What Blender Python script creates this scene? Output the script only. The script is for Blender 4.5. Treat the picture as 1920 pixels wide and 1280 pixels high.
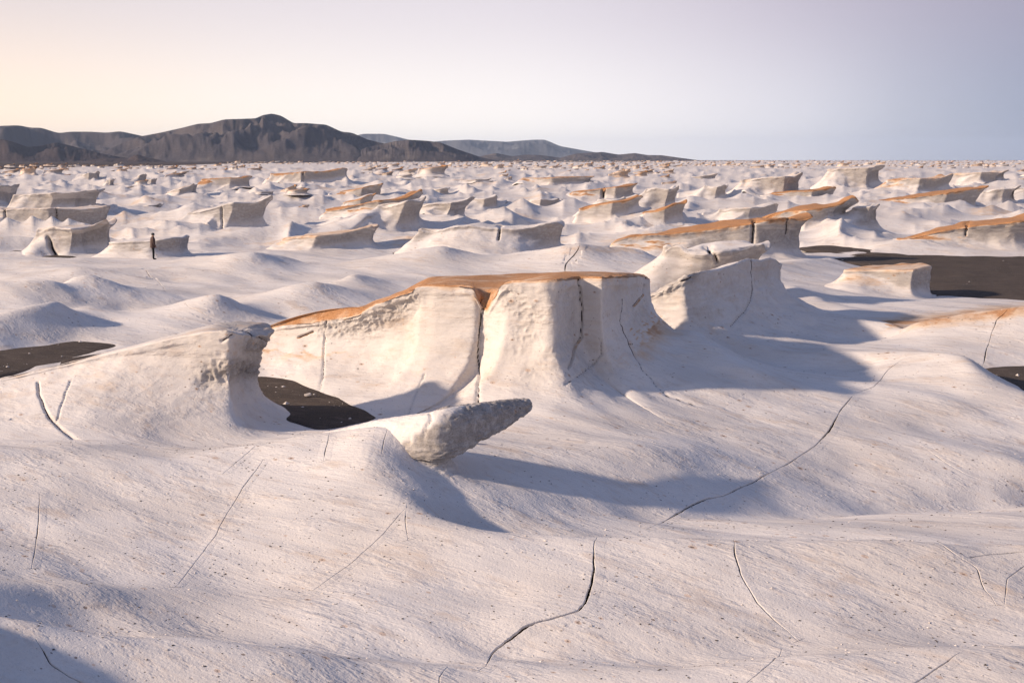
import bpy, math, random
import numpy as np
from mathutils import Vector

# ---------------------------------------------------------------- camera, sky, sun, exposure
for o in list(bpy.data.objects):
    bpy.data.objects.remove(o)
SC = bpy.context.scene
COL = SC.collection
RAD = math.radians
EYE = 6.7                       # eye height above the pumice flats (a standing person sets the scale)
FPX = 1867.0                    # 35 mm lens, in pixels of the 1920 wide photograph
PITCH = math.atan(340.0 / FPX)  # horizon lies 340 px above the middle

cam_d = bpy.data.cameras.new('camera')
cam_d.lens = 35.0
cam_d.sensor_width = 36.0
cam_d.clip_start = 0.2
cam_d.clip_end = 120000.0
cam = bpy.data.objects.new('camera', cam_d)
COL.objects.link(cam)
cam.location = (0, 0, EYE)
cam.rotation_euler = (math.pi / 2 - PITCH, 0, 0)
SC.camera = cam

SUN_AZ = RAD(98.0)             # degrees to the left of the view direction
SUN_EL = RAD(21.0)
SUN_DIR = Vector((-math.sin(SUN_AZ) * math.cos(SUN_EL), math.cos(SUN_AZ) * math.cos(SUN_EL), math.sin(SUN_EL)))
sun_d = bpy.data.lights.new('sun', 'SUN')
sun_d.energy = 4.3
sun_d.angle = RAD(2.0)
sun_d.color = (1.0, 0.80, 0.61)
sun = bpy.data.objects.new('sun', sun_d)
COL.objects.link(sun)
sun.rotation_euler = SUN_DIR.to_track_quat('Z', 'Y').to_euler()
sun.location = (-60, -20, 40)

W = bpy.data.worlds.new('World')
SC.world = W
W.use_nodes = True
nt = W.node_tree
nt.nodes.clear()
def wn(t, **kw):
    n = nt.nodes.new(t)
    for k, v in kw.items():
        setattr(n, k, v)
    return n
sky = wn('ShaderNodeTexSky')
sky.sky_type = 'NISHITA'
sky.sun_disc = False
sky.sun_elevation = SUN_EL
sky.sun_rotation = -SUN_AZ
sky.altitude = 3000
sky.air_density = 1.0
sky.dust_density = 4.0
sky.ozone_density = 1.5
bg = wn('ShaderNodeBackground')
bg.inputs['Strength'].default_value = 0.10
SKY_MIX = 0.92                  # share of the thin bright veil that pales the blue
tc = wn('ShaderNodeTexCoord')
sep = wn('ShaderNodeSeparateXYZ')
nt.links.new(tc.outputs['Generated'], sep.inputs[0])
def wmath(op, a, b=None, c=None):
    n = wn('ShaderNodeMath', operation=op)
    for i, v in enumerate((a, b, c)):
        if v is None: continue
        if isinstance(v, (int, float)): n.inputs[i].default_value = v
        else: nt.links.new(v, n.inputs[i])
    return n.outputs[0]
# angle to the sun's azimuth and elevation drive the veil
dotn = wn('ShaderNodeVectorMath', operation='DOT_PRODUCT')
nt.links.new(tc.outputs['Generated'], dotn.inputs[0])
hs = Vector((SUN_DIR.x, SUN_DIR.y, 0)).normalized()
dotn.inputs[1].default_value = hs
az = wmath('MULTIPLY_ADD', dotn.outputs['Value'], 0.5, 0.5)
r1 = wn('ShaderNodeValToRGB')   # low sky, from the side away from the sun to the sun
nt.links.new(az, r1.inputs[0])
def ramp(node, stops):
    cr = node.color_ramp
    cr.interpolation = 'B_SPLINE' if len(stops) > 3 else 'LINEAR'
    while len(cr.elements) > 1: cr.elements.remove(cr.elements[-1])
    cr.elements[0].position = stops[0][0]; cr.elements[0].color = (*stops[0][1], 1)
    for p, c in stops[1:]:
        e = cr.elements.new(p); e.color = (*c, 1)
ramp(r1, [(0.0, (.15, .18, .26)), (0.12, (.15, .175, .26)), (0.20, (.15, .175, .27)), (0.26, (.38, .38, .44)), (0.297, (.55, .53, .57)), (0.36, (.73, .68, .67)), (0.43, (.83, .77, .72)), (0.556, (.87, .77, .66)), (0.664, (.92, .69, .48)), (0.8, (.98, .70, .46)), (1.0, (1.15, .85, .55))])
r2 = wn('ShaderNodeValToRGB')   # higher sky
nt.links.new(az, r2.inputs[0])
ramp(r2, [(0.0, (.20, .19, .26)), (0.12, (.20, .185, .25)), (0.21, (.23, .205, .265)), (0.297, (.385, .34, .40)), (0.36, (.48, .43, .47)), (0.43, (.55, .50, .53)), (0.556, (.57, .51, .52)), (0.664, (.53, .46, .45)), (0.8, (.58, .48, .44)), (1.0, (.68, .56, .48))])
el = wn('ShaderNodeMapRange', interpolation_type='SMOOTHSTEP')
nt.links.new(sep.outputs['Z'], el.inputs['Value'])
el.inputs['From Min'].default_value = 0.0
el.inputs['From Max'].default_value = 0.17
mixv = wn('ShaderNodeMix', data_type='RGBA')
nt.links.new(el.outputs[0], mixv.inputs['Factor'])
nt.links.new(r1.outputs[0], mixv.inputs['A'])
nt.links.new(r2.outputs[0], mixv.inputs['B'])
ez = wn('ShaderNodeMapRange', interpolation_type='SMOOTHSTEP')
nt.links.new(sep.outputs['Z'], ez.inputs['Value'])
ez.inputs['From Min'].default_value = 0.16
ez.inputs['From Max'].default_value = 0.6
mixz = wn('ShaderNodeMix', data_type='RGBA')   # towards the zenith the sky turns blue
nt.links.new(ez.outputs[0], mixz.inputs['Factor'])
nt.links.new(mixv.outputs['Result'], mixz.inputs['A'])
mixz.inputs['B'].default_value = (.12, .17, .31, 1)
veil = wn('ShaderNodeVectorMath', operation='SCALE')
nt.links.new(mixz.outputs['Result'], veil.inputs[0])
veil.inputs['Scale'].default_value = 9.6
mixs = wn('ShaderNodeMix', data_type='RGBA')
mixs.inputs['Factor'].default_value = SKY_MIX
nt.links.new(sky.outputs[0], mixs.inputs['A'])
nt.links.new(veil.outputs[0], mixs.inputs['B'])
nt.links.new(mixs.outputs['Result'], bg.inputs['Color'])
out = wn('ShaderNodeOutputWorld')
nt.links.new(bg.outputs[0], out.inputs[0])

SC.view_settings.view_transform = 'Standard'
SC.view_settings.look = 'None'
SC.view_settings.gamma = 1.0
SC.view_settings.use_curve_mapping = False
SC.view_settings.exposure = 0.72
SC.cycles.use_denoising = True
SC.cycles.use_adaptive_sampling = True
SC.cycles.adaptive_threshold = 0.02
SC.cycles.max_bounces = 3
SC.cycles.diffuse_bounces = 2
SC.cycles.volume_bounces = 0

# ---------------------------------------------------------------- numeric helpers
RNG = np.random.default_rng(7)
_perm = np.arange(256); np.random.default_rng(3).shuffle(_perm)
_perm = np.concatenate([_perm, _perm, _perm]).astype(np.int32)
_g = np.random.default_rng(5).normal(size=(256, 3)); _g /= np.linalg.norm(_g, axis=1)[:, None]
_g = _g.astype(np.float32)
def perlin(x, y, z=0.0):
    x = np.asarray(x, np.float32); y = np.asarray(y, np.float32)
    z = np.broadcast_to(np.asarray(z, np.float32), x.shape)
    xi = np.floor(x).astype(np.int32); yi = np.floor(y).astype(np.int32); zi = np.floor(z).astype(np.int32)
    xf = x - xi; yf = y - yi; zf = z - zi
    u = xf * xf * xf * (xf * (xf * 6 - 15) + 10)
    v = yf * yf * yf * (yf * (yf * 6 - 15) + 10)
    w = zf * zf * zf * (zf * (zf * 6 - 15) + 10)
    xi &= 255; yi &= 255; zi &= 255
    def gr(a, b, c):
        h = _perm[_perm[_perm[(xi + a) & 255] + ((yi + b) & 255)] + ((zi + c) & 255)]
        g = _g[h]
        return g[..., 0] * (xf - a) + g[..., 1] * (yf - b) + g[..., 2] * (zf - c)
    x00 = gr(0, 0, 0) * (1 - u) + gr(1, 0, 0) * u
    x10 = gr(0, 1, 0) * (1 - u) + gr(1, 1, 0) * u
    x01 = gr(0, 0, 1) * (1 - u) + gr(1, 0, 1) * u
    x11 = gr(0, 1, 1) * (1 - u) + gr(1, 1, 1) * u
    return ((x00 * (1 - v) + x10 * v) * (1 - w) + (x01 * (1 - v) + x11 * v) * w) * 1.6
def fbm(x, y, z=0.0, oct=4, gain=.5):
    s = 0; a = 1.0; f = 1.0
    for i in range(oct):
        s = s + a * perlin(np.asarray(x) * f + 17.3 * i, np.asarray(y) * f - 9.1 * i, np.asarray(z) * f + 3.7 * i)
        a *= gain; f *= 2.03
    return s
def sstep(a, b, x):
    t = np.clip((x - a) / (b - a), 0, 1)
    return t * t * (3 - 2 * t)
def blur1(a, sig, axis=0, wrap=False):
    r = max(1, int(3 * sig))
    k = np.exp(-.5 * (np.arange(-r, r + 1) / max(sig, 1e-6)) ** 2); k /= k.sum()
    a = np.moveaxis(a, axis, 0)
    if wrap:
        n = len(a); reps = r // n + 1
        p = np.concatenate([a[-r:] if r <= n else np.concatenate([a] * reps)[-r:], a, a[:r] if r <= n else np.concatenate([a] * reps)[:r]])
    else:
        p = np.concatenate([np.repeat(a[:1], r, 0), a, np.repeat(a[-1:], r, 0)])
    o = sum(k[i] * p[i:i + len(a)] for i in range(2 * r + 1))
    return np.moveaxis(o, 0, axis)

CP, SP = math.cos(PITCH), math.sin(PITCH)
def ray(px, py):
    """direction of the view ray through a photograph pixel, scaled so that y = 1"""
    u = (np.asarray(px, float) - 960) / FPX; v = (np.asarray(py, float) - 640) / FPX
    dy = CP - v * SP
    dz = -SP - v * CP
    return u / dy, dz / dy
def at_z(px, py, z):
    rx, rz = ray(px, py)
    D = (np.asarray(z, float) - EYE) / rz
    return rx * D, D, np.asarray(z, float) + 0 * D
def at_d(px, py, D):
    rx, rz = ray(px, py)
    return rx * D, D, EYE + rz * D
def project(x, y, z):
    dz = z - EYE
    f = y * CP - dz * SP
    dn = -(y * SP + dz * CP)
    f = np.maximum(f, 1e-3)
    return 960 + FPX * x / f, 640 + FPX * dn / f

# ---------------------------------------------------------------- the lie of the land near the camera
# crest, spur and trough lines, most read off the photograph: (px, py, height in metres)
LINES = [
    # unseen swell, added out of the frame on the left to shade the near hollow
    [(-300, 1010, 1.2), (-300, 1080, 1.5), (-300, 1180, 1.6), (-300, 1280, 1.6)],
    # nearest swell
    [(-250, 1120, 1.0), (0, 1150, .72), (160, 1185, .50), (380, 1196, .36), (555, 1210, .34), (640, 1228, .14), (760, 1246, .0), (900, 1258, -.06), (1000, 1256, .0), (1150, 1250, .12), (1300, 1242, .2), (1500, 1224, .28), (1700, 1216, .30), (1920, 1208, .30), (2200, 1196, .3)],
    [(-250, 1400, -.1), (300, 1420, -.25), (500, 1400, .1), (700, 1400, -.2), (1000, 1400, -.3), (1500, 1400, -.1), (2200, 1400, .0)],
    # small left swell
    [(-250, 1085, .9), (0, 1096, .52), (160, 1099, .24), (300, 1112, -.06), (420, 1125, -.16)],
    # trough in the lee of the nearest swell
    [(-200, 1120, .45), (0, 1150, .25), (150, 1165, .02), (400, 1185, -.2), (650, 1185, -.12), (900, 1215, -.08), (1100, 1225, -.1), (1300, 1220, -.16), (1500, 1205, -.18), (1700, 1195, -.16), (2200, 1180, -.15)],
    # low rib with a shaded right flank
    [(960, 1150, .10), (1060, 1142, .14), (1200, 1150, .10), (1330, 1175, .0), (1450, 1205, -.12)],
    # toe of the long lit slope
    [(-200, 1050, .5), (0, 1072, .22), (200, 1090, -.10), (420, 1105, -.22), (600, 1103, -.10), (760, 1092, .06), (880, 1116, .0), (960, 1120, .02)],
    # long crest, right side, and its bend up to the finger rock
    [(722, 872, .66), (735, 912, .64), (790, 952, .62), (880, 981, .58), (960, 990, .56), (1100, 998, .55), (1300, 1000, .58), (1500, 1004, .60), (1700, 1008, .62), (1920, 1012, .64), (2250, 1015, .65)],
    # trough behind the long crest
    [(800, 915, .18), (900, 945, .06), (1100, 968, -.38), (1400, 978, -.95), (1700, 970, -1.4), (1920, 960, -1.65), (2250, 950, -1.8)],
    # crest of the finger ramp from the left
    [(-250, 905, .35), (0, 880, .40), (160, 868, .46), (330, 860, .52), (480, 838, .64), (560, 812, .88), (640, 797, 1.08), (700, 787, 1.3), (780, 783, 1.38)],
    [(-250, 850, .6), (0, 842, .58), (160, 838, .5), (260, 832, .25), (360, 825, -.05), (450, 815, -.2), (560, 790, -.25)],
    [(620, 842, .70), (680, 842, .92), (720, 850, 1.0), (745, 862, .84), (765, 874, .64)],
    [(765, 884, .62), (800, 886, .60), (848, 878, .56), (880, 896, .38), (930, 916, .18), (1000, 936, -.02)],
    [(0, 1000, -.02), (100, 1000, .0), (400, 985, .10), (600, 985, .30), (760, 1010, .38), (900, 1040, .34)],
    [(1640, 1064, .36), (1780, 1050, .42), (1920, 1040, .44), (2150, 1030, .45)],
    [(1640, 1078, .24), (1780, 1068, .24), (1920, 1062, .22), (2150, 1056, .22)],
    # flat right of the finger rock, low swells on the right
    [(880, 900, .12), (1100, 900, -.10), (1400, 900, -.58), (1600, 900, -.95)],
    [(890, 836, .14), (1040, 838, .22), (1150, 838, .18), (1300, 838, .02)],
    [(1480, 836, -.42), (1560, 836, -.45), (1650, 838, -.46), (1740, 838, -.44), (1810, 848, -.5), (1880, 862, -.62), (1980, 880, -.75)],
    [(1600, 885, -.85), (1760, 908, -1.0), (1920, 922, -1.15)],
    [(1590, 741, .10), (1700, 745, .12), (1800, 748, .10), (1920, 748, .12), (2100, 745, .15)],
    [(1640, 800, -.25), (1760, 812, -.42), (1920, 826, -.6)],
    # spur of the central mesa
    [(1290, 628, 1.25), (1340, 657, 1.0), (1400, 690, .78), (1450, 708, .5), (1520, 726, .28), (1595, 743, .15)],
    [(1300, 645, .1), (1400, 675, -.05), (1500, 695, -.1), (1620, 700, -.05)],
    # swell running to the right hollow
    [(1360, 650, .25), (1480, 656, .35), (1600, 662, .42), (1700, 659, .62), (1812, 661, .98), (1832, 690, .72), (1872, 715, .42), (1935, 740, .15)],
    [(1400, 633, .0), (1600, 640, .0), (1760, 632, .1)],
    # ochre crest at the right
    [(1450, 598, .3), (1560, 606, .45), (1640, 602, .65), (1720, 594, .95), (1820, 580, 1.3), (1920, 570, 1.6), (2080, 556, 1.9)],
    [(1560, 575, .1), (1700, 572, .1), (1850, 566, .2)],
    # mounds left of the mesa
    [(-120, 610, .8), (-20, 588, 1.1), (50, 572, 1.3), (95, 557, 1.5), (118, 568, 1.1), (150, 592, .6), (200, 612, .2)],
    [(148, 582, .45), (170, 571, .75), (200, 576, .5), (240, 588, .2)],
    [(-120, 540, 1.2), (-20, 528, 1.5), (60, 524, 1.6), (100, 523, 1.6), (120, 552, .6)],
    [(90, 535, .9), (120, 519, 1.5), (165, 509, 1.75), (200, 520, 1.5), (240, 536, 1.1), (330, 566, .5), (400, 588, .1)],
    [(290, 580, .35), (350, 562, .9), (405, 548, 1.4), (430, 556, 1.1), (470, 575, .6), (540, 600, .1)],
    [(430, 562, .4), (500, 545, .95), (560, 527, 1.4), (592, 523, 1.5), (640, 536, 1.1), (750, 560, .5)],
    [(600, 540, .5), (640, 522, 1.0), (660, 507, 1.4), (685, 514, 1.1), (740, 535, .6), (790, 555, .4)],
    [(-100, 480, .6), (60, 486, .6), (150, 488, .7), (230, 491, .35), (290, 487, .45), (350, 483, .9), (440, 473, 1.7), (470, 472, 1.75), (520, 477, 1.4), (590, 490, .8), (720, 505, .2)],
    [(0, 505, .2), (150, 500, 1.1), (230, 505, .9), (290, 517, .7), (330, 530, .4)],
    # the long white ramp behind the mesa
    [(540, 507, .3), (640, 492, .9), (740, 475, 1.5), (800, 463, 1.9), (832, 458, 2.05), (870, 470, 1.5), (920, 480, 1.15), (1000, 468, 1.7), (1060, 457, 2.2), (1085, 454, 2.3), (1150, 461, 2.0), (1210, 464, 1.9)],
    # right, before and behind the dark sand
    [(1480, 530, .8), (1540, 560, .5), (1640, 585, .2)],
    [(1250, 500, 1.2), (1400, 500, 1.0), (1500, 487, .8), (1560, 482, .6)],
]
# hollows floored with dark sand: shoreline pixels, level
SANDS = [
    ([(-260, 690), (-60, 664), (60, 650), (140, 641), (245, 646), (205, 654), (130, 668), (60, 684), (0, 701), (-60, 712), (-260, 740)], .05),
    ([(140, 676), (190, 669), (240, 668), (232, 682), (190, 690), (150, 690)], .06),
    ([(470, 712), (480, 690), (540, 700), (600, 735), (712, 783), (640, 798), (590, 800), (530, 778), (490, 750)], -.12),
    ([(1846, 693), (1920, 688), (2150, 685), (2150, 770), (1990, 765), (1920, 730), (1880, 712)], -.1),
    ([(1490, 488), (1600, 479), (1750, 474), (1920, 476), (2250, 478), (2250, 566), (1920, 563), (1760, 561), (1735, 556), (1690, 535), (1640, 505), (1560, 492)], -.15),
    ([(1520, 465), (1560, 459), (1610, 462), (1690, 473), (1640, 475), (1570, 473)], -.05),
    ([(690, 462), (760, 460), (860, 455), (960, 450), (1010, 450), (930, 458), (880, 470), (860, 476), (700, 470)], -.1),
    ([(30, 470), (90, 475), (150, 484), (80, 483)], .0),
]
GX0, GX1, GY0, GY1, CELL = -64.0, 64.0, 4.0, 104.0, 0.16
def behind(L, dD, dz):
    L = np.array(L, float)
    P = np.stack(at_z(L[:, 0], L[:, 1], L[:, 2]), 1)
    P[:, 0] *= (P[:, 1] + dD) / P[:, 1]; P[:, 1] += dD; P[:, 2] += dz
    return P
WLINES = [behind(LINES[1], .75, -.46), behind(LINES[7][3:], 1.3, -.85)]
def solve_land():
    h = None
    for lev in (3, 2, 1, 0):
        c = CELL * 2 ** lev
        nx = int(round((GX1 - GX0) / c)) + 1; ny = int(round((GY1 - GY0) / c)) + 1
        acc = np.zeros((ny, nx)); wt = np.zeros((ny, nx))
        def put(P):
            P = np.asarray(P)
            for a, b in zip(P[:-1], P[1:]):
                n = max(2, int(np.hypot(*(b - a)[:2]) / (c * .4)) + 1)
                q = a + (b - a) * np.linspace(0, 1, n)[:, None]
                ix = np.round((q[:, 0] - GX0) / c).astype(int); iy = np.round((q[:, 1] - GY0) / c).astype(int)
                ok = (ix >= 0) & (ix < nx) & (iy >= 0) & (iy < ny)
                np.add.at(acc, (iy[ok], ix[ok]), q[ok, 2]); np.add.at(wt, (iy[ok], ix[ok]), 1)
        for L in LINES:
            L = np.array(L, float)
            put(np.stack(at_z(L[:, 0], L[:, 1], L[:, 2]), 1))
        for P in WLINES: put(P)
        for S, z in SANDS:
            S = np.array(S + S[:1], float)
            P = np.stack(at_z(S[:, 0], S[:, 1], z), 1)
            put(P)
            cen = P[:-1].mean(0)
            for f, dz in ((.8, .12), (.5, .25), (.2, .35)):
                Q = cen + (P - cen) * f; Q[:, 2] = z - dz
                put(Q)
        fix = wt > 0
        val = np.where(fix, acc / np.maximum(wt, 1), 0)
        yy = GY0 + c * np.arange(ny)[:, None]
        lam = 1.9 + .055 * np.clip(yy - 12, 0, 60)
        k = (c / lam) ** 2
        if h is None:
            h = np.zeros((ny, nx))
        else:
            iy = np.linspace(0, h.shape[0] - 1, ny); ix = np.linspace(0, h.shape[1] - 1, nx)
            y0 = np.minimum(iy.astype(int), h.shape[0] - 2); x0 = np.minimum(ix.astype(int), h.shape[1] - 2)
            fy = (iy - y0)[:, None]; fx = (ix - x0)[None]
            h = (h[y0][:, x0] * (1 - fx) + h[y0][:, x0 + 1] * fx) * (1 - fy) + (h[y0 + 1][:, x0] * (1 - fx) + h[y0 + 1][:, x0 + 1] * fx) * fy
        for it in range(220 if lev else 90):
            h[fix] = val[fix]
            p = np.pad(h, 1, mode='edge')
            h = (p[:-2, 1:-1] + p[2:, 1:-1] + p[1:-1, :-2] + p[1:-1, 2:]) / (4 + k)
        h[fix] = val[fix]
    h = blur1(blur1(h, 1.3, 0), 1.3, 1)
    return h
LAND = solve_land()
def sample_land(x, y):
    fx = np.clip((x - GX0) / CELL, 0, LAND.shape[1] - 1.001); fy = np.clip((y - GY0) / CELL, 0, LAND.shape[0] - 1.001)
    ix = fx.astype(int); iy = fy.astype(int); fx = fx - ix; fy = fy - iy
    return (LAND[iy, ix] * (1 - fx) + LAND[iy, ix + 1] * fx) * (1 - fy) + (LAND[iy + 1, ix] * (1 - fx) + LAND[iy + 1, ix + 1] * fx) * fy
def ground(x, y):
    x = np.asarray(x, float); y = np.asarray(y, float)
    r = np.hypot(x, y)
    near = sample_land(x, y)
    m = sstep(86, 66, y) * sstep(62, 50, np.abs(x)) * sstep(4.2, 7, y)
    n1 = 1 - np.abs(perlin(x / 17 + 3.1, y / 11, .3)); n2 = 1 - np.abs(perlin(x / 7.5, y / 5.5 + 5, 1.7))
    n3 = 1 - np.abs(perlin(x / 30 + 1.1, y / 16, 9.3))
    dune = (n1 ** 4 - .35) * 1.5 + (n2 ** 4 - .35) * .6 + (n3 ** 3 - .42) * 1.2
    dune = dune * sstep(1600, 250, r) * sstep(0, 60, r)
    a_, b_ = .82 * x - .57 * y, .57 * x + .82 * y
    und = .085 * perlin(a_ / 4.2, b_ / 1.3, 4.2) + .03 * perlin(a_ / 2.2, b_ / .62, 8.2) + .012 * perlin(x / 1.1, y / .9, 2.2)
    h = near * m + dune * (1 - m) + und * sstep(8, 14, r) * sstep(900, 200, r)
    return h
def hit(px, py, dmax=140.0):
    """where the view ray through a pixel meets the ground"""
    rx, rz = ray(px, py)
    D = np.geomspace(9, dmax, 2500)
    g = EYE + rz * D - ground(rx * D, D)
    i = int(np.argmax(g < 0)) if (g < 0).any() else len(D) - 1
    if i > 0:
        t = g[i - 1] / (g[i - 1] - g[i] + 1e-9)
        d = D[i - 1] + (D[i] - D[i - 1]) * t
    else: d = D[0]
    return np.array([rx * d, d, ground(rx * d, d)])

# ---------------------------------------------------------------- materials
def mat(name):
    m = bpy.data.materials.new(name); m.use_nodes = True
    t = m.node_tree; t.nodes.clear()
    o = t.nodes.new('ShaderNodeOutputMaterial'); b = t.nodes.new('ShaderNodeBsdfPrincipled')
    t.links.new(b.outputs[0], o.inputs['Surface'])
    return m, t, b
class NB:
    def __init__(s, t): s.t = t
    def n(s, ty, **kw):
        x = s.t.nodes.new(ty)
        for k, v in kw.items(): setattr(x, k, v)
        return x
    def lk(s, a, b): s.t.links.new(a, b)
    def math(s, op, a, b=None, c=None, clamp=False):
        n = s.n('ShaderNodeMath', operation=op, use_clamp=clamp)
        for i, v in enumerate((a, b, c)):
            if v is None: continue
            if isinstance(v, (int, float)): n.inputs[i].default_value = v
            else: s.lk(v, n.inputs[i])
        return n.outputs[0]
    def rng(s, v, a, b, c=0.0, d=1.0, smooth=True):
        n = s.n('ShaderNodeMapRange', interpolation_type='SMOOTHSTEP' if smooth else 'LINEAR')
        s.lk(v, n.inputs['Value'])
        for k, q in zip(('From Min', 'From Max', 'To Min', 'To Max'), (a, b, c, d)): n.inputs[k].default_value = q
        return n.outputs[0]
    def mix(s, f, a, b):
        n = s.n('ShaderNodeMix', data_type='RGBA')
        for k, v in (('Factor', f), ('A', a), ('B', b)):
            if isinstance(v, (int, float)): n.inputs[k].default_value = v
            elif isinstance(v, tuple): n.inputs[k].default_value = (*v, 1)
            else: s.lk(v, n.inputs[k])
        return n.outputs['Result']
    def vec(s, v, sc, loc=(0, 0, 0), rot=(0, 0, 0)):
        n = s.n('ShaderNodeMapping')
        s.lk(v, n.inputs['Vector'])
        n.inputs['Scale'].default_value = sc; n.inputs['Location'].default_value = loc; n.inputs['Rotation'].default_value = rot
        return n.outputs[0]
    def flow(s, v, sc, ang, tilt=.06):
        return s.vec(s.vec(v, (1, 1, 1), rot=(0, tilt, ang)), sc)
    def noise(s, v, scale, detail=4, rough=.55, dist=0.0):
        n = s.n('ShaderNodeTexNoise'); s.lk(v, n.inputs['Vector'])
        n.inputs['Scale'].default_value = scale; n.inputs['Detail'].default_value = detail; n.inputs['Roughness'].default_value = rough; n.inputs['Distortion'].default_value = dist
        return n.outputs['Fac']
    def voro(s, v, scale, feature='F1', rnd=1.0):
        n = s.n('ShaderNodeTexVoronoi', feature=feature); s.lk(v, n.inputs['Vector'])
        n.inputs['Scale'].default_value = scale; n.inputs['Randomness'].default_value = rnd
        return n

def make_pumice():
    m, t, b = mat('pumice'); q = NB(t)
    pos = q.n('ShaderNodeNewGeometry').outputs['Position']
    pat = q.n('ShaderNodeAttribute', attribute_name='patina').outputs['Fac']
    drk = q.n('ShaderNodeAttribute', attribute_name='dark').outputs['Fac']
    rck = q.n('ShaderNodeAttribute', attribute_name='rock').outputs['Fac']
    # colour of the stone
    big = q.noise(q.vec(pos, (.25, .5, .6)), 1.0, 3)
    col = q.mix(q.rng(big, .3, .7), (.56, .515, .485), (.64, .60, .575))
    flow = q.flow(pos, (.3, 2.2, 2.6), .62)
    streak = q.noise(flow, 2.4, 4, .65)
    col = q.mix(q.math('MULTIPLY', q.rng(streak, .52, .74), .38), col, (.50, .40, .33))
    stain = q.noise(q.flow(pos, (.5, 1.6, 1.8), .5), 1.1, 4, .7)
    col = q.mix(q.math('MULTIPLY', q.rng(stain, .52, .75), .5), col, (.46, .34, .25))
    fine = q.noise(pos, 28, 3, .7)
    col = q.mix(q.math('MULTIPLY', q.rng(fine, .5, .72), .30), col, (.40, .36, .34))
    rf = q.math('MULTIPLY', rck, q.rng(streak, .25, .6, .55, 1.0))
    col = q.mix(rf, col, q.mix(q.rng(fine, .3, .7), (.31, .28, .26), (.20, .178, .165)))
    # weathering crust
    pn = q.noise(q.vec(pos, (.6, .9, 1.2)), 1.4, 5, .68)
    pf = q.math('MULTIPLY_ADD', pat, 1.3, q.math('MULTIPLY_ADD', pn, 1.7, -1.26))
    col = q.mix(q.rng(pf, .0, .6, 0, .75), col, (.57, .41, .28))
    crust = q.mix(q.rng(fine, .35, .7), (.46, .25, .125), (.27, .125, .06))
    col = q.mix(q.rng(pf, .45, .95), col, crust)
    # dark lithic grains, single and in wind-drawn swarms
    swarm = q.rng(q.noise(q.flow(pos, (.3, .9, .9), .5), .9, 3), .42, .66)
    v1 = q.voro(q.flow(pos, (.55, 1, 1), .5), 6.5)
    sc1 = q.n('ShaderNodeSeparateColor'); q.lk(v1.outputs['Color'], sc1.inputs[0])
    size1 = q.math('MULTIPLY', q.rng(sc1.outputs[0], .42, 1.0, .03, .19, False), q.math('MULTIPLY_ADD', swarm, .5, .5))
    g1 = q.math('LESS_THAN', v1.outputs['Distance'], size1)
    v2 = q.voro(q.flow(pos, (.4, 1, 1), .5), 19.0)
    sc2 = q.n('ShaderNodeSeparateColor'); q.lk(v2.outputs['Color'], sc2.inputs[0])
    size2 = q.math('MULTIPLY', q.rng(sc2.outputs[1], .55, 1.0, 0, .26, False), q.math('MULTIPLY_ADD', swarm, .6, .4))
    g2 = q.math('LESS_THAN', v2.outputs['Distance'], size2)
    g = q.math('MAXIMUM', g1, q.math('MULTIPLY', g2, .8))
    halo = q.math('MULTIPLY', q.math('LESS_THAN', v1.outputs['Distance'], q.math('MULTIPLY', size1, 2.2)), q.math('GREATER_THAN', sc1.outputs[2], .72))
    col = q.mix(q.math('MULTIPLY', halo, .45), col, (.42, .25, .15))
    col = q.mix(q.math('MULTIPLY', g, .8), col, q.mix(sc1.outputs[1], (.07, .06, .058), (.20, .14, .11)))
    # dark gravel plain past the edge of the field
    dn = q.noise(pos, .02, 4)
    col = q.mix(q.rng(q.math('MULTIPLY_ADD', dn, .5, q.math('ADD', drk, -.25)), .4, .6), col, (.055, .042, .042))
    q.lk(col, b.inputs['Base Color'])
    b.inputs['Roughness'].default_value = .95
    b.inputs['Specular IOR Level'].default_value = .12
    # relief: flutes drawn by the wind, pocks, grain
    swarm2 = q.noise(q.vec(pos, (.22, .35, .35)), 1.0, 1)
    fl = q.noise(q.flow(pos, (.32, 2.2, 3.0), .55), 4.2, 3, .65)
    fl2 = q.noise(q.flow(pos, (.16, 1.3, 1.8), .55), 1.5, 2, .5)
    gr = q.noise(pos, 26, 2, .75)
    hgt = q.math('MULTIPLY', fl, q.rng(swarm2, .40, .66, .010, .036))
    hgt = q.math('MULTIPLY_ADD', fl2, .075, hgt)
    lay = q.noise(q.vec(pos, (.25, .25, 5.0)), 2.2, 2, .5)
    hgt = q.math('MULTIPLY_ADD', q.math('MULTIPLY', lay, q.rng(stain, .45, .65)), .045, hgt)
    hgt = q.math('MULTIPLY_ADD', gr, .012, hgt)
    hgt = q.math('MULTIPLY_ADD', q.rng(v2.outputs['Distance'], 0, .35), .008, hgt)
    hgt = q.math('MULTIPLY_ADD', g, -.012, hgt)
    bp = q.n('ShaderNodeBump'); bp.inputs['Strength'].default_value = .55; bp.inputs['Distance'].default_value = 1.0
    q.lk(hgt, bp.inputs['Height']); q.lk(bp.outputs[0], b.inputs['Normal'])
    return m
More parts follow.
